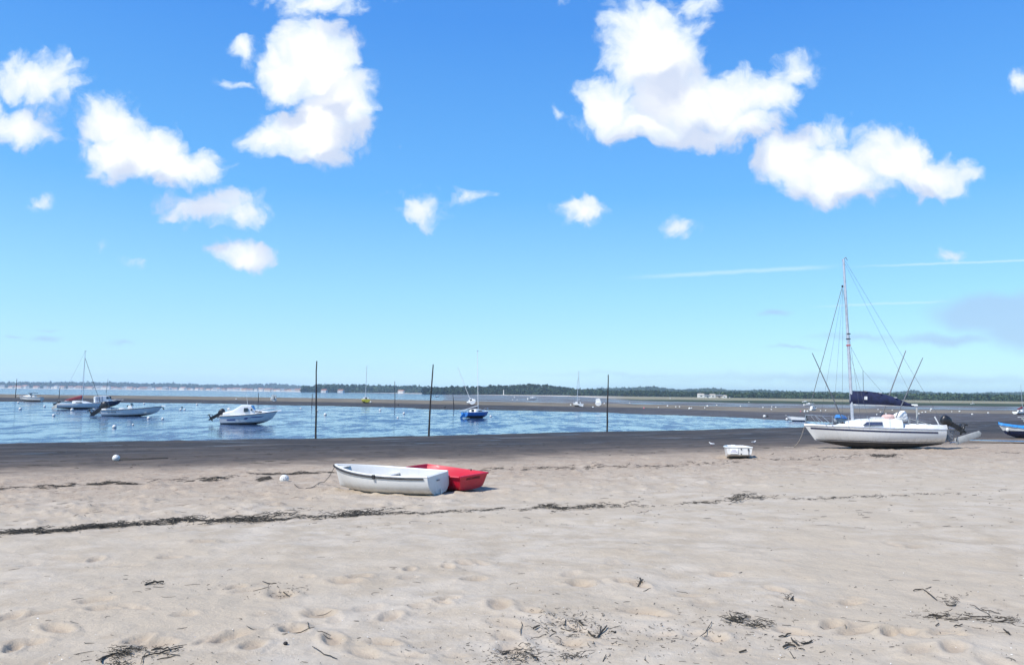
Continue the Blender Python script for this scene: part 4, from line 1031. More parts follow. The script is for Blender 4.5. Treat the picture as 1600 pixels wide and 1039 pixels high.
def motor_craft(name, label, px, py, yaw, lpx, kind='cabin', hullm='white_gelcoat', botm='antifoul', topm='white_gelcoat', L=5.2, B=2.05, H=.95, heel=0., trim=0., motor=True, tilt=58, cat='motorboat', chine=True, stripe=None, mscale=1.25):
    root = thing(name, label, cat)
    h = Hull(L, B, H, ws=.86, tm=.40, pw=2.4, sheer=.26, sheer_s=.0, rake=.85, trake=.06, rb=.55, rs=.02, chine=[(0, 0), (.45, .12), (.80, .26), (.86, .32), (1, 1)])
    fit(root, px, py, yaw, lpx, L + (.5 if motor else 0), B * .85, heel, trim, -.04)
    wl = lambda t: h.zf_at(t, .20)
    skin(h, wl, lambda t: 1., 7).build('hull', hullm, root); skin(h, lambda t: 0., wl, 5).build('bottom_paint', botm, root); transom(h).build('transom', hullm, root)
    for sd in (1, -1): railtube(h, .03, -.02, .012, 0, .99, sd).build('rubbing_strip', 'black_rubber', root)
    q = h.P(1, 1, 0)
    if motor: outboard(root, -L / 2 - .06, 0, H + .02, tilt, mscale)
    MB().box((q[0] + .12, 0, q[2] + .02), (.5, .3, .05), top=(.8, .6)).build('bow_platform', topm, root, bevel=.01)
    rail = MB()
    for sd in (1, -1): rail.tube([(L * .12, sd * B * .40, h.zs(.6) + .02), (L * .22, sd * B * .36, h.zs(.7) + .30), (L * .40, sd * B * .16, h.zs(.9) + .32), (L / 2 - .05, 0, h.zs(1) + .3)], .016, 5)
    if kind == 'open':
        mb = MB(); sh = deck(h, .02, -.01, .72, 1.0); sh.build('foredeck', topm, root)
        MB().box((0 - .6, 0, .40), (L * .72, B * .72, .04)).build('cockpit_sole', 'worn_gelcoat', root)
        inn = MB()
        for sd in (1, -1):
            inn.loft([[(p[0], p[1] - sd * .03, p[2] + .01), (p[0], p[1] - sd * .20, p[2] + .02), (p[0], p[1] - sd * .24, .42)] for p in [h.P(t, 1, sd) for t in np.linspace(0, .74, 10)]], closed=False, caps=(False, False))
        inn.build('side_deck', topm, root)
        con = MB().box((-.25, 0, .78), (.55, .62, .80), top=(.75, .9)).build('console', topm, root, bevel=.03)
        MB().box((-.12, 0, 1.32), (.08, .62, .34), rot=(0, -.35, 0)).build('windscreen', 'window_dark', con)
        MB().tube([(-.52, 0, 1.12), (-.60, 0, 1.18)], [.02, .16], 10).build('steering_wheel', 'black_plastic', con)
        MB().box((-1.15, 0, .72), (.5, .62, .5)).build('helm_seat', topm, root, bevel=.03)
        MB().box((-L / 2 + .3, 0, .75), (.5, B * .7, .4)).build('stern_bench', topm, root, bevel=.03)
    else:
        deck(h, .05).build('deck', topm, root); rail.build('bow_rail', 'steel', root)
        z0 = H + .05
        prof = {'cabin': ((.86, .12, .22), (.74, .24, .42), (.60, .36, .60), (.54, .80, .66), (.40, .86, .70), (.36, .84, .72), (.22, .40, .76), (.06, .22, .78)),
                'pilot': ((.84, .12, .3), (.70, .22, .5), (.66, .36, .6), (.58, 1.05, .66), (.44, 1.15, .70), (.16, 1.15, .72), (.14, 1.12, .72)),
                'cuddy': ((.88, .10, .2), (.74, .26, .5), (.56, .42, .66), (.50, .66, .70), (.47, .40, .72), (.42, .25, .74)),
                'cover': ((.97, .08, .05), (.86, .22, .38), (.7, .34, .66), (.5, .52, .80), (.3, .46, .84), (.1, .26, .82), (.02, .1, .8))}[kind]
        rings = []
        for t, hh, bw in prof:
            x = -L / 2 + L * t; bw = min(bw * B / 2.05, h.B / 2 * h.w(t) * .96) if kind == 'cover' else bw * B / 2.05
            rings.append([(x, -bw, z0 - .06), (x, -bw * .95, z0 + hh * .6), (x, -bw * .82, z0 + hh * .95), (x, 0, z0 + hh + .04), (x, bw * .82, z0 + hh * .95), (x, bw * .95, z0 + hh * .6), (x, bw, z0 - .06)])
        cab = MB().loft(rings, closed=False, caps=(False, False)); cab.add(rings[-1], [tuple(range(7))])
        cab.build('cover' if kind == 'cover' else 'cabin', topm, root, ang=30)
        if kind == 'cabin':
            for sd in (1, -1):
                MB().box((-L / 2 + L * .46, sd * .70 * B / 2.05, z0 + .44), (.42, .06, .36), top=(.85, 1), rot=(sd * .12, 0, 0)).build('window', 'window_dark', root)
                MB().ell((-L / 2 + L * .555, sd * .655 * B / 2.05, z0 + .44), (.10, .04, .10), 10, 6).build('porthole', 'window_dark', root)
                MB().box((-L / 2 + L * .67, sd * .535 * B / 2.05, z0 + .22), (.62, .05, .10), rot=(0, .12, sd * -.22)).build('window', 'window_dark', root)
            MB().box((-L / 2 + L * .575, 0, z0 + .60), (.06, 1.0, .40), rot=(0, -.42, 0)).build('windscreen', 'light_blue', root)
        if kind == 'pilot':
            for sd in (1, -1):
                for t0, w_ in ((.53, .42), (.62, .30)):
                    MB().box((-L / 2 + L * t0, sd * .66 * B / 2.05, z0 + .75), (w_, .06, .42), rot=(sd * .12, 0, 0)).build('window', 'window_dark', root)
            for t0 in (.20, .28, .36): MB().box((-L / 2 + L * t0, -.735 * B / 2.05, z0 + .55), (.22, .04, 1.0)).build('canvas_panel', 'grey_cloth', root)
            MB().box((-L / 2 + L * .625, 0, z0 + .72), (.05, 1.05, .5), rot=(0, -.45, 0)).build('windscreen', 'window_dark', root)
        if kind == 'cuddy':
            MB().box((-L / 2 + L * .50, 0, z0 + .62), (.05, 1.2, .30), rot=(0, -.5, 0)).build('windscreen', 'window_dark', root)
            MB().box((-L / 2 + L * .22, 0, z0 + .02), (L * .34, B * .62, .05)).build('cockpit_sole', 'worn_gelcoat', root)
            MB().box((-L / 2 + L * .34, 0, z0 + .2), (.5, .9, .4)).build('helm_seat', topm, root, bevel=.03)
    return root, h
def boat_text(root, h, txt, t, z, size, m, side=-1, name='lettering', sh=0.0):
    zf = h.zf_at(t, z); a = Vector(h.P(t - .02, zf, side)); b = Vector(h.P(t + .02, zf, side)); c = Vector(h.P(t, min(1, zf + .05), side))
    p = Vector(h.P(t, zf, side)); rt = (b - a).normalized() * (1 if side < 0 else -1); up = (c - p); up = (up - rt * up.dot(rt)).normalized(); n = rt.cross(up); p = p + n * .012
    mt = Matrix(((rt.x, up.x, n.x, p.x), (rt.y, up.y, n.y, p.y), (rt.z, up.z, n.z, p.z), (0, 0, 0, 1)))
    return text_part(txt, size, m, root, mt, name, sh)

def flat_mark(root, h, t0, t1, z0, z1, m, slant=.02):
    mb = MB(); mb.loft([[h.P(t, h.zf_at(t, z0), -1, .012), h.P(t + slant, h.zf_at(t, z1), -1, .012)] for t in np.linspace(t0, t1, 4)], closed=False, caps=(False, False)); mb.build('hull_mark', m, root)
r_, h_ = motor_craft('cabin_motorboat', 'white cabin motorboat with blue hull marks and lifted black outboard', 390, 662.5, 10, 97, 'cabin', heel=2, trim=-2.5, tilt=62, mscale=1.35)
flat_mark(r_, h_, .12, .27, .52, .62, 'blue_letters'); flat_mark(r_, h_, .42, .48, .58, .72, 'blue_letters', .03); flat_mark(r_, h_, .52, .74, .70, .76, 'blue_letters', .05)
boat_text(r_, h_, 'SC', .34, .56, .16, 'grey_letters')
MB().ell((-1.9, .2, 1.52), (.16, .16, .13), 8, 6).build('fender', 'buoy_white', r_)
MB().tube([(-.2, .3, 1.9), (-.28, .3, 2.9)], .012, 4).build('aerial', 'deck_white', r_)
r_, h_ = motor_craft('console_motorboat', 'long low white open motorboat with centre console and black outboard', 208, 650.0, 8, 97, 'open', L=6.2, B=2.1, H=.80, heel=0, trim=-2.0, tilt=56, mscale=1.9)
boat_text(r_, h_, 'AC 62708', .19, .55, .22, 'black_letters')
MB().tube([(3.1, 0, .95), (3.2, 0, .70), (3.28, 0, .75)], .06, 6).build('bow_fender', 'black_plastic', r_)
motor_craft('cabin_cruiser', 'dark hulled cabin cruiser with white wheelhouse behind the left sailboat', 166, 635.5, 38, 44, 'pilot', hullm='navy_paint', topm='white_gelcoat', L=5.6, heel=-4, trim=-4, motor=False)
sail_craft('small_sailboat', 'white sailboat with furled dark headsail and maroon sail cover at left', 'white_gelcoat', 'antifoul', 124, 639.0, 18, 62, heel=-2, boom=2.6, cover='dark_red', L=6.2, mast_h=8.1, forestay_m='black_rubber', motor=True, rudder='cream', boom_droop=.55)
r_, h_ = motor_craft('bimini_motorboat', 'small white motorboat with dark bimini top at the far left', 47, 626.8, 184, 36, 'cuddy', L=5.2, heel=2, motor=False)
bm_ = MB(); bm_.box((-.5, 0, 1.95), (1.7, 1.5, .08), top=(.9, .9)); bm_.build('bimini', 'navy_cloth', r_)
for x in (-1.2, .2):
    for y in (-.6, .6): MB().tube([(x, y, 1.0), (x, y, 1.93)], .03, 5).build('bimini_post', 'alloy', r_)
r_ = sail_craft('small_sailboat', 'small blue sailboat with white cabin and long drooping boom in the channel', 'blue_paint', 'antifoul', 745, 652.8, 48, 48, heel=-2, boom=3.6, L=5.0, B=2.0, H=.85, mast_h=8.6, mast_m='deck_white', wires=False, rudder='light_blue', boom_droop=.85, draft=.34, mr=.045)
sail_craft('small_sailboat', 'yellow sailboat with thin mast lying on the dark mud bank', 'yellow_paint', 'antifoul', 571, 629.5, 108, 20, heel=1, L=5.4, H=1.05, mast_h=8.2, wires=False, draft=.34, mr=.075)
r_ = sail_craft('small_sailboat', 'white sailboat with red bottom heeled far over on the bank', 'white_gelcoat', 'red_paint', 738, 632.3, 100, 17, heel=-22, L=5.2, B=2.2, H=1.0, mast_h=8.0, wires=False, draft=.5, mr=.06, mast_m='deck_white')
r_.rotation_euler = (math.radians(-22), 0, math.radians(100))
sail_craft('small_sailboat', 'white sailboat with tall thin mast aground left of the end-on motorboat', 'white_gelcoat', 'antifoul', 902, 635.2, 105, 18, heel=3, L=5.4, mast_h=8.2, boom=2.0, boom_droop=-.2, mr=.075)
motor_craft('tilted_motorboat', 'white motorboat seen end-on and leaning beside the right stake', 936, 634.0, 82, 13, 'pilot', L=5.0, heel=-9, motor=False)
motor_craft('hooded_motorboat', 'tiny dark hooded motorboat on the far bank left of the tall stake', 427, 626.8, 110, 17, 'pilot', topm='worn_gelcoat', L=5.2, heel=4, motor=True)
motor_craft('flat_motorboat', 'tiny white motorboat on the wet flats near the headland', 683, 620.2, 15, 8, 'cuddy', L=5.2, motor=False)
motor_craft('sleek_motorboat', 'small sleek white motorboat on the wet flats before the pines', 832, 625.0, 20, 17, 'cuddy', L=6.0, H=1.2, motor=False, botm='white_gelcoat')
r_, h_ = motor_craft('workboat', 'white open workboat with black outboard just beyond the yacht bow', 1244, 657.8, 150, 33, 'open', L=4.6, H=1.15, heel=2, tilt=12, mscale=1.2)
motor_craft('tarped_boat', 'small white boat under a bright blue tarpaulin behind the yacht', 1311, 662.5, 232, 33, 'cover', topm='blue_tarp', L=3.6, B=1.9, H=1.0, motor=False, heel=-5, trim=2)
motor_craft('flats_cruiser', 'white cabin boat on the mudflats above the yacht bow', 1271, 641.2, 35, 17, 'pilot', L=5.0, motor=False, heel=2)
motor_craft('far_motorboat', 'tiny white motorboat far out at the marsh edge above the yacht bow', 1264, 634.0, 5, 17, 'cuddy', L=5.5, motor=False)
motor_craft('far_launch', 'tiny low launch on the pale marsh edge above the yacht bow', 1258, 628.6, 0, 9, 'cuddy', L=5.5, motor=False)
sail_craft('far_sailboat', 'tiny sailboat with thin mast at the marsh edge right of the yacht', 'white_gelcoat', 'white_gelcoat', 1520, 631.5, 10, 7, L=6.0, mast_h=8.0, wires=False, mr=.09, draft=.1)
sail_craft('small_sailboat', 'white sailboat with maroon sail cover at the right edge', 'white_gelcoat', 'antifoul', 1597, 647.5, 25, 34, heel=-2, boom=2.2, cover='dark_red', L=6.0, mast_h=7.0, boom_droop=.5, draft=.2)
motor_craft('moored_tender', 'pale blue white tender cut off by the right edge of the picture', 1618, 664.0, 178, 46, 'cover', hullm='white_gelcoat', topm='worn_gelcoat', L=4.4, motor=False)
def covered_boat():
    root = thing('covered_dinghy', 'navy and white boat under a light blue cover at the right edge', 'boat')
    L, B, H = 5.0, 1.9, .75
    h = Hull(L, B, H, ws=.8, tm=.42, pw=2.2, sheer=.30, sheer_s=.05, rake=.75, rb=.5, rs=.1, p=2.2)
    fit(root, 1612, 684.5, 178, 100, L, B * .8, heel=1, dz=-.03)
    wl = lambda t: h.zf_at(t, .60)
    skin(h, lambda t: 0., wl, 6).build('bottom_paint', 'navy_paint', root); skin(h, wl, lambda t: 1., 5).build('hull', 'white_gelcoat', root); transom(h).build('transom', 'white_gelcoat', root)
    mb = MB(); rings = []
    for t in TS:
        b = h.B / 2 * h.w(t) + .03; x = h.P(t, 1)[0] + .02 * t; z = h.zs(t) + .10 * max(0, (t - .5) / .5) ** 2 + .02; pk = .16 * math.sin(math.pi * min(1, t * 1.05 + .02)) + .10 * max(0, (t - .7) / .3)
        rings.append([(x, -b, z - .12 + .015 * math.sin(t * 60)), (x, -b * .98, z), (x, -b * .5, z + pk * .6), (x, 0, z + pk), (x, b * .5, z + pk * .6), (x, b * .98, z), (x, b, z - .12 + .015 * math.cos(t * 50))])
    mb.loft(rings, closed=False, caps=(False, False)); mb.build('boat_cover', 'blue_tarp', root, ang=60)
    for sd in (1, -1): MB().box(Vector(h.P(.62, .88, sd, .02)), (.42, .03, .10)).build('name_plate', 'dark_red', root, bevel=.01)
    p = h.P(.93, .55, 1); MB().ell((p[0], p[1] + .10, p[2]), (.12, .10, .16), 8, 6).build('fender', 'buoy_white', root)
covered_boat()

# ------------------------------------------------------------------ stakes
def stake(px, top, base, lean_px, label, r=.05, base_px=None):
    b = G1(px if base_px is None else base_px, base); d = b.y; hgt = (base - top) * d / F
    n = 9; rr = random.Random(int(px)); pts = []; rad = []
    for k in range(n):
        t = k / (n - 1); pts.append((lean_px * d / F * (t ** 1.3) - hgt * t * ROLL + rr.uniform(-.012, .012), rr.uniform(-.02, .02), -.35 + (hgt + .35) * t)); rad.append(r * (1 - .45 * t) * rr.uniform(.92, 1.08))
    o = MB().tube(pts, rad, 7).build('wooden_stake', 'stake_wood'); o.location = b
    tag(o, label, 'stake', 'oyster stakes standing in the bay')
stake(493.5, 565, 684.5, -1.0, 'tall dark stake at the water edge behind the white dinghy', .062)
stake(670, 570, 680.5, 6.0, 'leaning dark stake at the water edge above the red dinghy', .066)
stake(948.5, 586, 674.3, 2.8, 'thin dark stake at the water edge left of the small white dinghy', .066)
stake(24, 592, 621.5, 1.0, 'thin far stake beside the bimini boat at the left edge', .10)
stake(92, 606, 622, 1.0, 'short thin stake on the bank between the left boats', .10)
stake(166, 592, 614.5, 2.0, 'thin stake rising behind the dark hulled cabin cruiser', .13)
stake(403.5, 614, 629.5, 0, 'short stake on the far bank right of the cabin motorboat', .09)
stake(487, 615, 636, 1.0, 'short stake on the bank just left of the tall stake', .075)
stake(617, 596, 637.5, -.5, 'thin stake on the bank between the yellow sailboat and leaning stake', .07)
stake(709.5, 617, 641, -2.0, 'short stake at the bank edge left of the blue sailboat', .08)

# ------------------------------------------------------------------ buoys
bu = MB().ell((0, 0, .82), (1, 1, .95), 14, 9)
BUOY = bu.build('buoy', 'buoy_white'); BME = BUOY.data; bpy.data.objects.remove(BUOY)
rgm = MB().tube([(0, 0, 1.74), (.14, 0, 1.88), (0, 0, 2.0), (-.14, 0, 1.88), (0, 0, 1.74)], .06, 5).build('mooring_ring', 'dark_rope'); RME = rgm.data; bpy.data.objects.remove(rgm)
BM_ = {}
for nm in ('buoy_white', 'buoy_pink', 'buoy_dark'):
    q = BME.copy(); q.materials.clear(); q.materials.append(M[nm]); BM_[nm] = q
def buoy(px, py, rpx, label, group, m='buoy_white', ring=False):
    p = G1(px, py + rpx * .4); d = p.y; r = rpx * .9 * d / F
    root = thing('mooring_buoy', label, 'buoy', (p.x, p.y, p.z - (.25 * r if p.z < .02 else .08 * r)), (0, 0, px), r, group)
    root.rotation_euler = (math.sin(px) * .3, math.cos(px * 1.7) * .3, px)
    link('float', BM_[m], None, root); link('mooring_ring', RME, None, root)
    return root, p
g1, g2 = 'mooring buoys floating in the channel', 'mooring buoys lying on the far flats'
ORD = ('first', 'second', 'third', 'fourth', 'fifth', 'sixth', 'seventh', 'eighth', 'ninth', 'tenth', 'eleventh', 'twelfth', 'thirteenth', 'fourteenth', 'fifteenth', 'sixteenth')
for i_, q in enumerate(sorted(((29, 629, 1.8), (32, 639, 2.6), (69.5, 635, 2.0), (83.5, 649, 2.6), (225, 630.7, 1.6), (208, 663.6, 1.8), (232, 653.5, 3.0), (254, 654.5, 2.3), (308, 632, 1.7),
          (282, 640, 1.8), (288, 640, 1.8), (495.5, 642, 1.6), (469.6, 638, 1.6), (593.6, 641, 2.0), (631, 646, 2.3), (621, 652.7, 1.7)))):
    buoy(*q, ORD[i_] + ' from left of the small plain white buoys in the channel', g1)
for q, lab in (((113, 640.5, 2.8), 'white buoy just below the left sailboat hull'), ((147, 636.6, 2.2), 'white buoy at the meeting of left sailboat and cruiser'), ((177.5, 667, 3.6), 'largest buoy of the channel, in front of the open motorboat'),
               ((380.6, 635, 2.2), 'white buoy floating right above the cabin motorboat roof'), ((508, 647.7, 2.6), 'white buoy just right of the tall stake'), ((767, 650.4, 2.0), 'white buoy touching the bow of the blue sailboat')):
    buoy(*q, lab, g1)
for q in ((369, 623.7, 1.3), (579, 628.3, 1.5), (804, 621, 1.0), (801, 625, 1.0), (808, 625, 1.0), (892, 633, 1.4), (910, 635, 1.6), (926.5, 636.5, 1.5), (944, 631, 1.4), (1028.5, 637, 1.1), (1043, 634.7, 1.5),
          (1056, 636, 1.2), (1062, 636, 1.3), (1077, 638.8, 2.1), (1080.6, 638, 1.3), (1105, 635, 1.8), (1101, 637.5, 1.3), (1119.6, 633.4, 1.2), (1156.7, 635, 1.2), (1192, 637, 1.3), (1206, 636, 1.2), (1212, 636.6, 1.2), (1205, 640, 1.2),
          (1257, 642, 1.5), (1256.6, 643.6, 1.5), (1262, 643, 1.8), (1282, 642, 1.2), (1290, 641.5, 1.1), (1435.6, 646.8, 1.5), (1441, 644.6, 1.3), (1446, 644, 1.3), (1453.6, 642, 1.2), (1454.7, 639.7, 1.6), (1499, 643, 1.5), (1518.6, 647.6, 1.6),
          (1487, 643.3, 1.0), (1543.7, 645.5, 1.5), (1384, 647, 1.4), (1376, 644, 1.2), (1370, 648, 1.2), (984, 630, 1.1), (1140, 621.5, .9), (1047, 623, .9), (1170, 629, .9), (735, 622.5, .9), (1372, 640, 1.1), (1394, 641, 1.1)):
    buoy(*q, 'small white mooring buoy lying on the far mudflats', g2)
buoy(1006, 638, 1.5, 'pink buoy on the bank right of the right stake', g2, 'buoy_pink'); buoy(1251, 643, 1.1, 'tiny pink buoy among white ones above the yacht bow', g2, 'buoy_pink')
buoy(1194, 651, 2.6, 'white buoy beside a dark one at the end of the channel', g2); buoy(1198.6, 650.6, 1.9, 'dark buoy beside a white one at the end of the channel', g2, 'buoy_dark')
buoy(1229, 655, 2.2, 'white buoy at the end of the open workboat', g2)
buoy(284, 636.5, 1.4, 'dark buoy above a pair of white ones in the channel', g1, 'buoy_dark'); buoy(622, 633, 1.4, 'small dark buoy on the bank right of the thin stake', g2, 'buoy_dark'); buoy(695, 636, 1.9, 'dark lump buoy on the bank right of the leaning stake', g2, 'buoy_dark')
b1, p1 = buoy(180.5, 717, 6.3, 'white buoy on the dark wet sand at the left', 'mooring buoys on the near beach')
b2, p2 = buoy(444, 750.5, 8.0, 'white ball buoy with dark scribbles on sand by the white dinghy', 'mooring buoys on the near beach')
for k, (a, e) in enumerate(((-.35, .35), (.1, .1), (.5, .45), (-.1, .55))):
    r = 1.0; nrm = Vector((math.sin(a) * math.cos(e), -math.cos(a) * math.cos(e), math.sin(e)))
    pts = []
    for q in range(5):
        v = nrm + Vector((.10 * math.sin(q * 1.9 + k), 0, .12 * (q - 2) * (1 if k % 2 else -.7))); v.normalize(); v = Vector((v.x * 1.005, v.y * 1.005, .82 + v.z * .955)); pts.append(v)
    o = MB().tube(pts, .025, 4).build('scribble', 'black_letters', b2)
b2.rotation_euler = (0, 0, 0)
pts = [G1(x, y, True) + Vector((0, 0, .01)) for x, y in ((187, 718.6), (205, 718.4), (225, 717.8), (245, 716.9), (262, 716.2))]  # thin dark strip over the wet sand, from the left buoy to the right
tag(MB().tube(pts, .035, 5).build('dark_streak', 'dark_rope'), 'dark line trailing right from the left buoy', 'rope')

# gulls on the wet sand
def gull(px, py, yaw, label):
    p = G1(px, py, True); root = thing('gull', label, 'bird', p, (0, 0, yaw), .7, 'gulls on the wet sand')
    b = MB(); rings = []
    for x, z, r in ((-.20, .20, .012), (-.13, .19, .045), (-.04, .18, .068), (.05, .19, .062), (.10, .23, .040), (.125, .27, .034), (.155, .285, .036), (.185, .28, .024), (.20, .275, .008)):
        rings.append([(x, r * math.cos(a), z + r * math.sin(a)) for a in np.linspace(0, 2 * math.pi, 9)[:-1]])
    b.loft(rings); b.build('body', 'gull_white', root)
    for s in (1, -1):
        MB().ell((-.07, s * .055, .20), (.15, .018, .045), 8, 6, rot=(0, .08, s * .08)).build('wing', 'grey_cloth', root)
        MB().tube([(0, s * .025, .13), (.005, s * .025, 0)], .006, 4).build('leg', 'dark_red', root)
    MB().tube([(.195, 0, .275), (.235, 0, .268)], [.010, .003], 5).build('beak', 'yellow_paint', root)
gull(1112, 697.5, 2.6, 'left gull standing on the dark wet sand'); gull(1178, 694.5, .4, 'right gull standing on the wet sand above the small dinghy')

# ------------------------------------------------------------------ seaweed, wrack lines, litter
def strands(P, L, Wd, rg, curl=.5, lift=.012, ang=None, n=5):
    """flat curling ribbons lying on the sand at points P"""
    k = len(P); a = rg.uniform(0, 2 * math.pi, k) if ang is None else ang
    V = []; Fs = []
    t = np.linspace(-.5, .5, n)
    cu = rg.normal(0, curl, k)
    x = P[:, 0, ] ; cx = []
    dirs = a[:, None] + cu[:, None] * t[None] * 2
    st = (L / (n - 1))[:, None]
    dx = np.cumsum(np.cos(dirs) * st, 1); dy = np.cumsum(np.sin(dirs) * st, 1)
    X = P[:, 0:1] + dx - dx.mean(1)[:, None]; Y = P[:, 1:2] + dy - dy.mean(1)[:, None]
    Z = ground(X.ravel(), Y.ravel(), True).reshape(X.shape) + rg.uniform(.003, 1, (k, 1)) * lift + rg.uniform(0, lift * .5, X.shape)
    w = Wd[:, None] * np.sin(np.linspace(.25, math.pi - .25, n))[None]
    nx = -np.sin(dirs) * w; ny = np.cos(dirs) * w; hz = w * rg.uniform(-.6, .9, (k, 1))
    A = np.stack([X - nx, Y - ny, Z], -1); B = np.stack([X + nx, Y + ny, Z + np.abs(hz)], -1); C = np.stack([X, Y, Z + w * 1.0 + .002], -1)
    V = np.stack([A, C, B], 2).reshape(-1, 3)       # k, n, 3
    base = (np.arange(k) * n * 3)[:, None, None]; i = np.arange(n - 1)[None, :, None] * 3; j = np.arange(2)[None, None, :]
    o = base + i + j; Fs = np.stack([o, o + 1, o + 4, o + 3], -1).reshape(-1, 4)
    return V, Fs
def stuff(name, parts, m, label, cat):
    V = np.vstack([p[0] for p in parts]); off = np.cumsum([0] + [len(p[0]) for p in parts[:-1]]); Fs = np.vstack([p[1] + o for p, o in zip(parts, off)])
    return tag(link(name, mesh_np(name, V, Fs, False), m), label, cat, kind='stuff')
rg = np.random.default_rng(5)
def along(poly, n, rg, spread_px, dens=None, clump=0.0):
    poly = np.array(poly, float); seg = np.concatenate([[0], np.cumsum(np.hypot(*np.diff(poly[:, :2], axis=0).T))])
    s = rg.uniform(0, seg[-1], n * 4)
    if dens is not None: w = np.interp(s / seg[-1], *zip(*dens)); s = s[rg.random(len(s)) < w]
    s = s[:n]
    px = np.interp(s, seg, poly[:, 0]); py = np.interp(s, seg, poly[:, 1])
    wob = 3.0 * vn(px / 37., px * 0, 5) + 1.5 * vn(px / 9., px * 0, 6)
    py = py + wob + rg.normal(0, 1, len(px)) * spread_px * (.5 + 1.2 * np.abs(vn(px / 26., px * 0, 8)))
    keep = (vn(px / 48., px * 0, 12) + .5 + vn(px / 13., px * 0, 14) * .5 + clump) > rg.random(len(px)) * .9
    return px[keep], py[keep]
line1 = [(-60, 842), (0, 838), (60, 834), (130, 829), (200, 822), (280, 815), (350, 814), (420, 811), (480, 809), (530, 807), (600, 802), (640, 803), (720, 799), (850, 795), (930, 793), (1000, 790), (1080, 786), (1160, 780), (1240, 780), (1330, 778), (1420, 774), (1520, 769), (1600, 764), (1680, 760)]
dens1 = [(0, .8), (.20, .7), (.30, .5), (.36, .36), (.5, .30), (.56, .30), (.7, .28), (.78, .20), (1, .12)]
parts = []
px, py = along(line1, 2300, rg, .75, dens1, .25); P = G(px, py); parts.append(strands(P, rg.uniform(.04, .20, len(P)), rg.uniform(.002, .007, len(P)), rg, .9, .025, rg.normal(.35, .7, len(P))))
for (cx, cy, n, sx, sy) in ((40, 835, 90, 20, 1.0), (130, 829, 110, 18, 1.2), (185, 824, 90, 18, 1.3), (272, 815, 120, 24, 1.3), (390, 811, 220, 40, 1.6), (855, 793, 36, 9, .8), (1158, 778, 50, 10, 1.2), (1170, 782, 40, 22, .8), (555, 804, 160, 30, 2.0), (930, 792, 80, 40, 1.4)):
    px, py = rg.normal(cx, sx, n), rg.normal(cy, sy, n); py += -(px - cx) * .10; P = G(px, py); parts.append(strands(P, rg.uniform(.05, .22, n), rg.uniform(.003, .010, n), rg, .9, .05, rg.normal(.35, .6, n)))
stuff('wrack_line', parts, 'seaweed', 'dark line of dried eelgrass along the beach', 'seaweed')
parts = []
for poly, n, sp in (([(-40, 767), (60, 764), (120, 761)], 130, .8), ([(140, 759), (215, 757)], 120, .7), ([(230, 754), (420, 743)], 50, 2.2), ([(395, 741.5), (520, 741)], 140, .6), ([(700, 737), (820, 734), (1060, 729)], 240, 1.4), ([(1060, 727), (1240, 718), (1420, 712)], 160, 3.0), ([(1360, 714), (1400, 713.5)], 120, 1.0), ([(1530, 708), (1600, 707)], 50, .8), ([(320, 750), (350, 749)], 70, 1.4), ([(405, 751), (420, 748)], 70, 1.4)):
    px, py = along(poly, n, rg, sp, None, .3); P = G(px, py); parts.append(strands(P, rg.uniform(.08, .4, len(P)), rg.uniform(.004, .014, len(P)), rg, .7, .03, rg.normal(.4, .3, len(P))))
stuff('upper_wrack', parts, 'seaweed_brown', 'thin broken streaks of weed near the wet sand', 'seaweed')
# loose bits between the lines and over the foreground
parts = []
n = 750; px = rg.uniform(-40, 1640, n); py = 708 + 120 * rg.random(n); keep = py > 712 + (1600 - px) * .022; px, py = px[keep], py[keep]
P = G(px, py); parts.append(strands(P, .02 + .20 * rg.random(len(P)) ** 3, rg.uniform(.0015, .006, len(P)), rg, .8, .012, rg.normal(.3, .8, len(P))))
n = 380; px = rg.uniform(-40, 1640, n); py = 815 + 235 * rg.random(n) ** .8; P = G(px, py); parts.append(strands(P, (.006 + .16 * rg.random(n) ** 4), rg.uniform(.0010, .0036, n), rg, .6, .006))
for (cx, cy, n, sx, sy) in ((900, 985, 260, 70, 18), (830, 1025, 200, 60, 12), (1250, 1000, 160, 90, 18), (1500, 960, 200, 70, 26), (400, 925, 60, 60, 8), (1000, 1000, 160, 60, 20), (1100, 980, 120, 60, 20), (220, 1025, 80, 60, 10), (1180, 960, 90, 50, 18), (700, 1000, 80, 80, 20)):
    n = int(n * .6); px, py = rg.normal(cx, sx, n), np.minimum(rg.normal(cy, sy, n), 1055); P = G(px, py); parts.append(strands(P, (.006 + .06 * rg.random(n) ** 3), rg.uniform(.0008, .0032, n), rg, .8, .006))
n = 260; px = rg.uniform(-40, 1300, n); py = 690 + 45 * rg.random(n); keep = (py < 738 - (px + 40) * .025) & (py > 696 - px * .018); px, py = px[keep], py[keep]; P = G(px, py); parts.append(strands(P, rg.uniform(.1, .5, len(P)), rg.uniform(.006, .02, len(P)), rg, .5, .02, rg.normal(.3, .3, len(P))))
stuff('beach_litter', parts, 'seaweed', 'loose dark bits of weed and twig scattered over sand', 'litter')
n = 420; px = rg.uniform(-30, 1630, n); py = 850 + 195 * rg.random(n) ** .7; P = G(px, py, True); P[:, 2] += .002
parts = []; 
o_ = rg.normal(size=(n, 4, 3)) * (rg.uniform(.0018, .0055, n)[:, None, None]); o_[..., 2] = np.abs(o_[..., 2])
V = (P[:, None, :] + o_).reshape(-1, 3); b_ = np.arange(n)[:, None] * 4
Fs = np.concatenate([b_ + np.array(q)[None] for q in ((0, 1, 2), (0, 2, 3), (0, 3, 1), (1, 3, 2))])
tag(link('shell_fragments', mesh_np('shell_fragments', V, Fs, False), 'shell'), 'tiny white shell fragments sprinkled over the foreground sand', 'shells', kind='stuff')

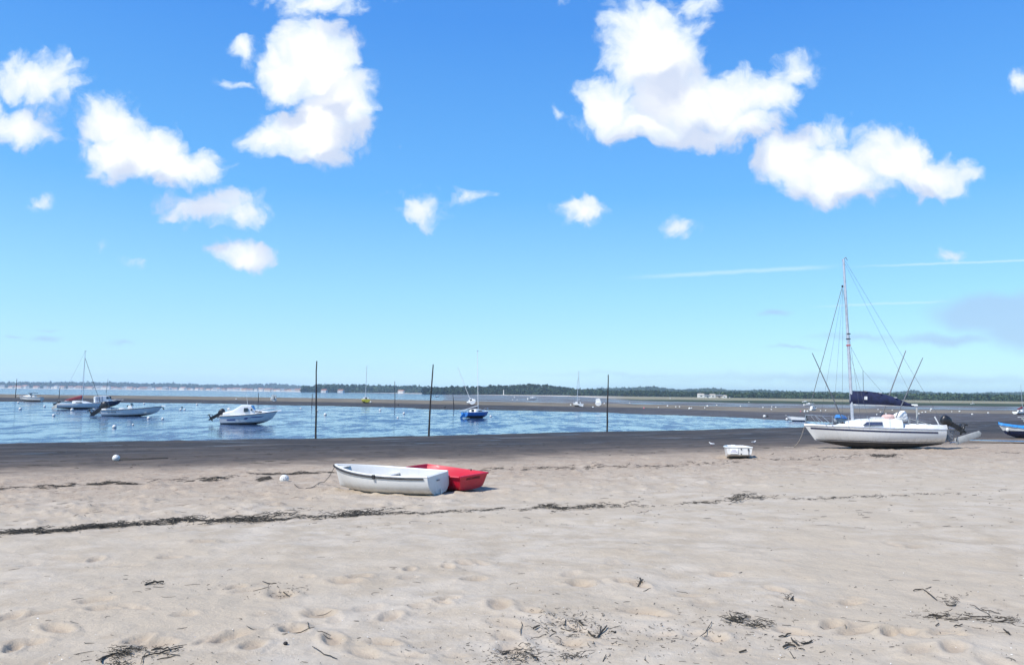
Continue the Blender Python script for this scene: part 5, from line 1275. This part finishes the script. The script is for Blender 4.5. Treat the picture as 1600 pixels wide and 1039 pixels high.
def clump(label, pieces, fuzz, seed, m='seaweed'):
    """a piece of stranded weed: thick stems drawn from the photo plus fine tangle"""
    rg = np.random.default_rng(seed); c = np.array([q for s in pieces for q in s[0]], float); c0 = G1(c[:, 0].mean(), c[:, 1].mean(), True)
    root = thing('seaweed_clump', label, 'seaweed', c0, group='stranded seaweed clumps in the foreground')
    for pts, r in pieces:
        p = G([q[0] for q in pts], [q[1] for q in pts], True); Q = []
        for k in range(len(p)):
            Q.append(Vector(p[k]) - c0 + Vector((0, 0, r * .7 + rg.uniform(0, .012))))
        if len(Q) > 2:                                   # smooth by midpoint subdivision
            R = [Q[0]]
            for a, b in zip(Q[:-1], Q[1:]): R += [a.lerp(b, .5) + Vector(rg.normal(0, .006, 3)), b]
            Q = R
        MB().tube(Q, [r * (.55 + .45 * math.sin(math.pi * (k + .6) / (len(Q) + .2))) * rg.uniform(.75, 1.2) for k in range(len(Q))], 5).build('stem', m, root)
    pr = []
    for (cx, cy, n, sx, sy, L0) in fuzz:
        n = int(n * .55); P = G(rg.normal(cx, sx, n), rg.normal(cy, sy, n)); V, Fs = strands(P, rg.uniform(.3, 1, n) * L0, rg.uniform(.0012, .0032, n), rg, 1.3, .03); pr.append((V - np.array(c0), Fs))
    if pr:
        V = np.vstack([p[0] for p in pr]); off = np.cumsum([0] + [len(p[0]) for p in pr[:-1]]); Fs = np.vstack([p[1] + o for p, o in zip(pr, off)])
        tag(link('tangle', mesh_np('tangle', V, Fs, False), m, root), kind='stuff')
clump('tangled dark seaweed at the bottom left edge of the sand', [(((150, 1034), (160, 1030), (172, 1023), (185, 1021)), .006), (((158, 1038), (168, 1026), (182, 1022), (196, 1021)), .008), (((196, 1016), (210, 1016), (220, 1015)), .006), (((222, 1028), (240, 1024), (258, 1020), (286, 1012)), .006), (((236, 1018), (250, 1015), (262, 1014), (264, 1018)), .007), (((250, 1020), (265, 1023), (281, 1027)), .004), (((205, 1012), (222, 1004)), .003), (((220, 1039), (224, 1028), (234, 1020)), .003), (((245, 1031), (262, 1028), (274, 1026)), .004)],
      [(190, 1024, 90, 16, 5, .12), (205, 1021, 60, 14, 3, .10), (188, 1036, 50, 12, 4, .10), (255, 1018, 30, 14, 4, .1)], 1)
clump('sparse tangle of black stems in the middle foreground', [(((920, 984), (925, 990), (930, 991)), .009), (((933, 993), (940, 986), (948, 978)), .008), (((937, 986), (939, 976)), .004), (((833, 984), (838, 982), (843, 980)), .008), (((876, 981), (890, 983), (902, 983)), .005), (((882, 978), (884, 971)), .005), (((814, 992), (816, 980), (813, 968)), .003), (((955, 986), (960, 987), (962, 985)), .007), (((905, 972), (911, 977)), .009), (((862, 984), (869, 985)), .007), (((830, 996), (842, 992), (853, 990)), .003)],
      [(865, 975, 90, 24, 7, .09), (905, 970, 60, 20, 6, .08), (940, 983, 50, 20, 6, .08), (880, 992, 40, 26, 6, .08)], 2)
clump('fine scattered weed tangle at the bottom centre of the sand', [(((784, 1016), (790, 1012), (795, 1011)), .008), (((828, 1022), (834, 1025), (840, 1027)), .007), (((942, 1031), (947, 1023)), .004), (((892, 1027), (900, 1023), (909, 1022)), .004)],
      [(800, 1022, 90, 18, 7, .1), (822, 1028, 70, 22, 6, .1), (895, 1026, 40, 14, 5, .1)], 3)
clump('flat dark weed cluster right of the middle tangle', [(((1132, 969), (1148, 971), (1161, 974)), .008), (((1140, 963), (1144, 968), (1152, 971)), .007), (((1152, 970), (1162, 967), (1173, 965)), .006), (((1176, 974), (1186, 977), (1196, 980)), .006), (((1145, 960), (1155, 960), (1164, 963)), .004), (((1195, 969), (1210, 973)), .003), (((1222, 974), (1236, 977)), .003)],
      [(1150, 969, 80, 12, 4, .12), (1185, 977, 80, 12, 3, .12)], 4)
clump('three black seaweed sticks forming a zigzag low on the right', [(((1224, 1011), (1232, 1007), (1242, 1008)), .010), (((1236, 997), (1243, 1003), (1248, 1007)), .007), (((1252, 1006), (1260, 1003), (1268, 1001)), .009), (((1242, 1007), (1250, 1011), (1257, 1014)), .004), (((1217, 995), (1227, 994), (1236, 992)), .007), (((1155, 1016), (1166, 1015)), .008), (((1234, 1017), (1240, 1028)), .003)],
      [(1250, 1006, 30, 16, 4, .08)], 5)
clump('branching brown weed stems at the right edge of the foreground', [(((1427, 922), (1436, 920), (1446, 922), (1464, 934)), .006), (((1446, 920), (1455, 917)), .004), (((1478, 940), (1486, 943), (1494, 939)), .006), (((1515, 940), (1530, 946), (1546, 954)), .004), (((1532, 945), (1548, 949), (1563, 953)), .004), (((1505, 957), (1520, 961), (1545, 960)), .005), (((1450, 962), (1458, 959), (1468, 960), (1470, 966), (1462, 969)), .007), (((1535, 963), (1552, 968), (1566, 974), (1583, 973)), .006), (((1475, 971), (1495, 971), (1512, 971)), .004), (((1484, 976), (1497, 975)), .004), (((1500, 966), (1520, 965), (1540, 964)), .004), (((1554, 959), (1565, 961), (1571, 963)), .004), (((1491, 986), (1499, 985), (1504, 982)), .006), (((1462, 981), (1467, 978)), .006), (((1568, 990), (1574, 994), (1578, 997)), .007), (((1562, 976), (1580, 979), (1600, 983)), .003)],
      [(1488, 935, 50, 10, 4, .1), (1465, 964, 60, 12, 4, .1), (1560, 971, 60, 22, 5, .12), (1500, 963, 50, 26, 4, .14)], 6, 'seaweed_brown')
clump('long thin curved stalk on the sand below the flat weed cluster', [(((1082, 1004), (1096, 995), (1106, 983), (1112, 972)), .003)], [], 7)
clump('small dark weed strip on the sand in the left foreground', [(((226, 917), (236, 914), (246, 912), (256, 911)), .010), (((228, 916), (240, 911)), .006)], [(241, 914, 40, 8, 1.5, .08)], 8)
clump('crossed thin twigs beside a dark pebble at lower left centre', [(((441, 996), (462, 991), (478, 985), (491, 985)), .004), (((481, 973), (483, 986)), .003), (((985 - 500 + 3, 1012), (500, 1018), (516, 1027), (527, 1032)), .004), (((395, 925), (420, 922)), .004), (((410, 909), (425, 912), (432, 912)), .006), (((433, 919), (445, 926), (452, 929)), .005)], [(440, 926, 50, 18, 4, .07)], 9)
clump('small knotted weed tuft on the sand right of the centre', [(((1000, 908), (1003, 912)), .010), (((996, 916), (1001, 910), (1005, 908)), .006)], [(1000, 913, 20, 4, 3, .06)], 10)
clump('small dark weed knot on the sand right of the middle', [(((1228, 937), (1234, 939), (1240, 935)), .008)], [(1234, 938, 40, 6, 3, .07)], 11)
o = MB().ell((0, 0, .012), (.018, .016, .014), 9, 6).build('pebble', 'stake_wood'); o.location = G1(446, 1010, True); tag(o, 'single dark round pebble on the sand at lower left', 'pebble')

# ------------------------------------------------------------------ air
def haze():
    m = bpy.data.materials.new('sea_haze'); m.use_nodes = True; t = NT(m.node_tree); t.n.clear()
    v = t.node('ShaderNodeVolumePrincipled'); v.inputs['Color'].default_value = (.66, .86, 1.0, 1); v.inputs['Density'].default_value = HAZE; v.inputs['Anisotropy'].default_value = .2
    out = t.node('ShaderNodeOutputMaterial'); t.l.new(v.outputs[0], out.inputs['Volume'])
    o = MB().box((0, 0, 29), (13400, 13400, 62)).build('haze', m, smooth=False)
    tag(o, 'thin bluish sea haze in the air over the whole bay', 'haze', kind='stuff')
HAZE = .00017
haze()
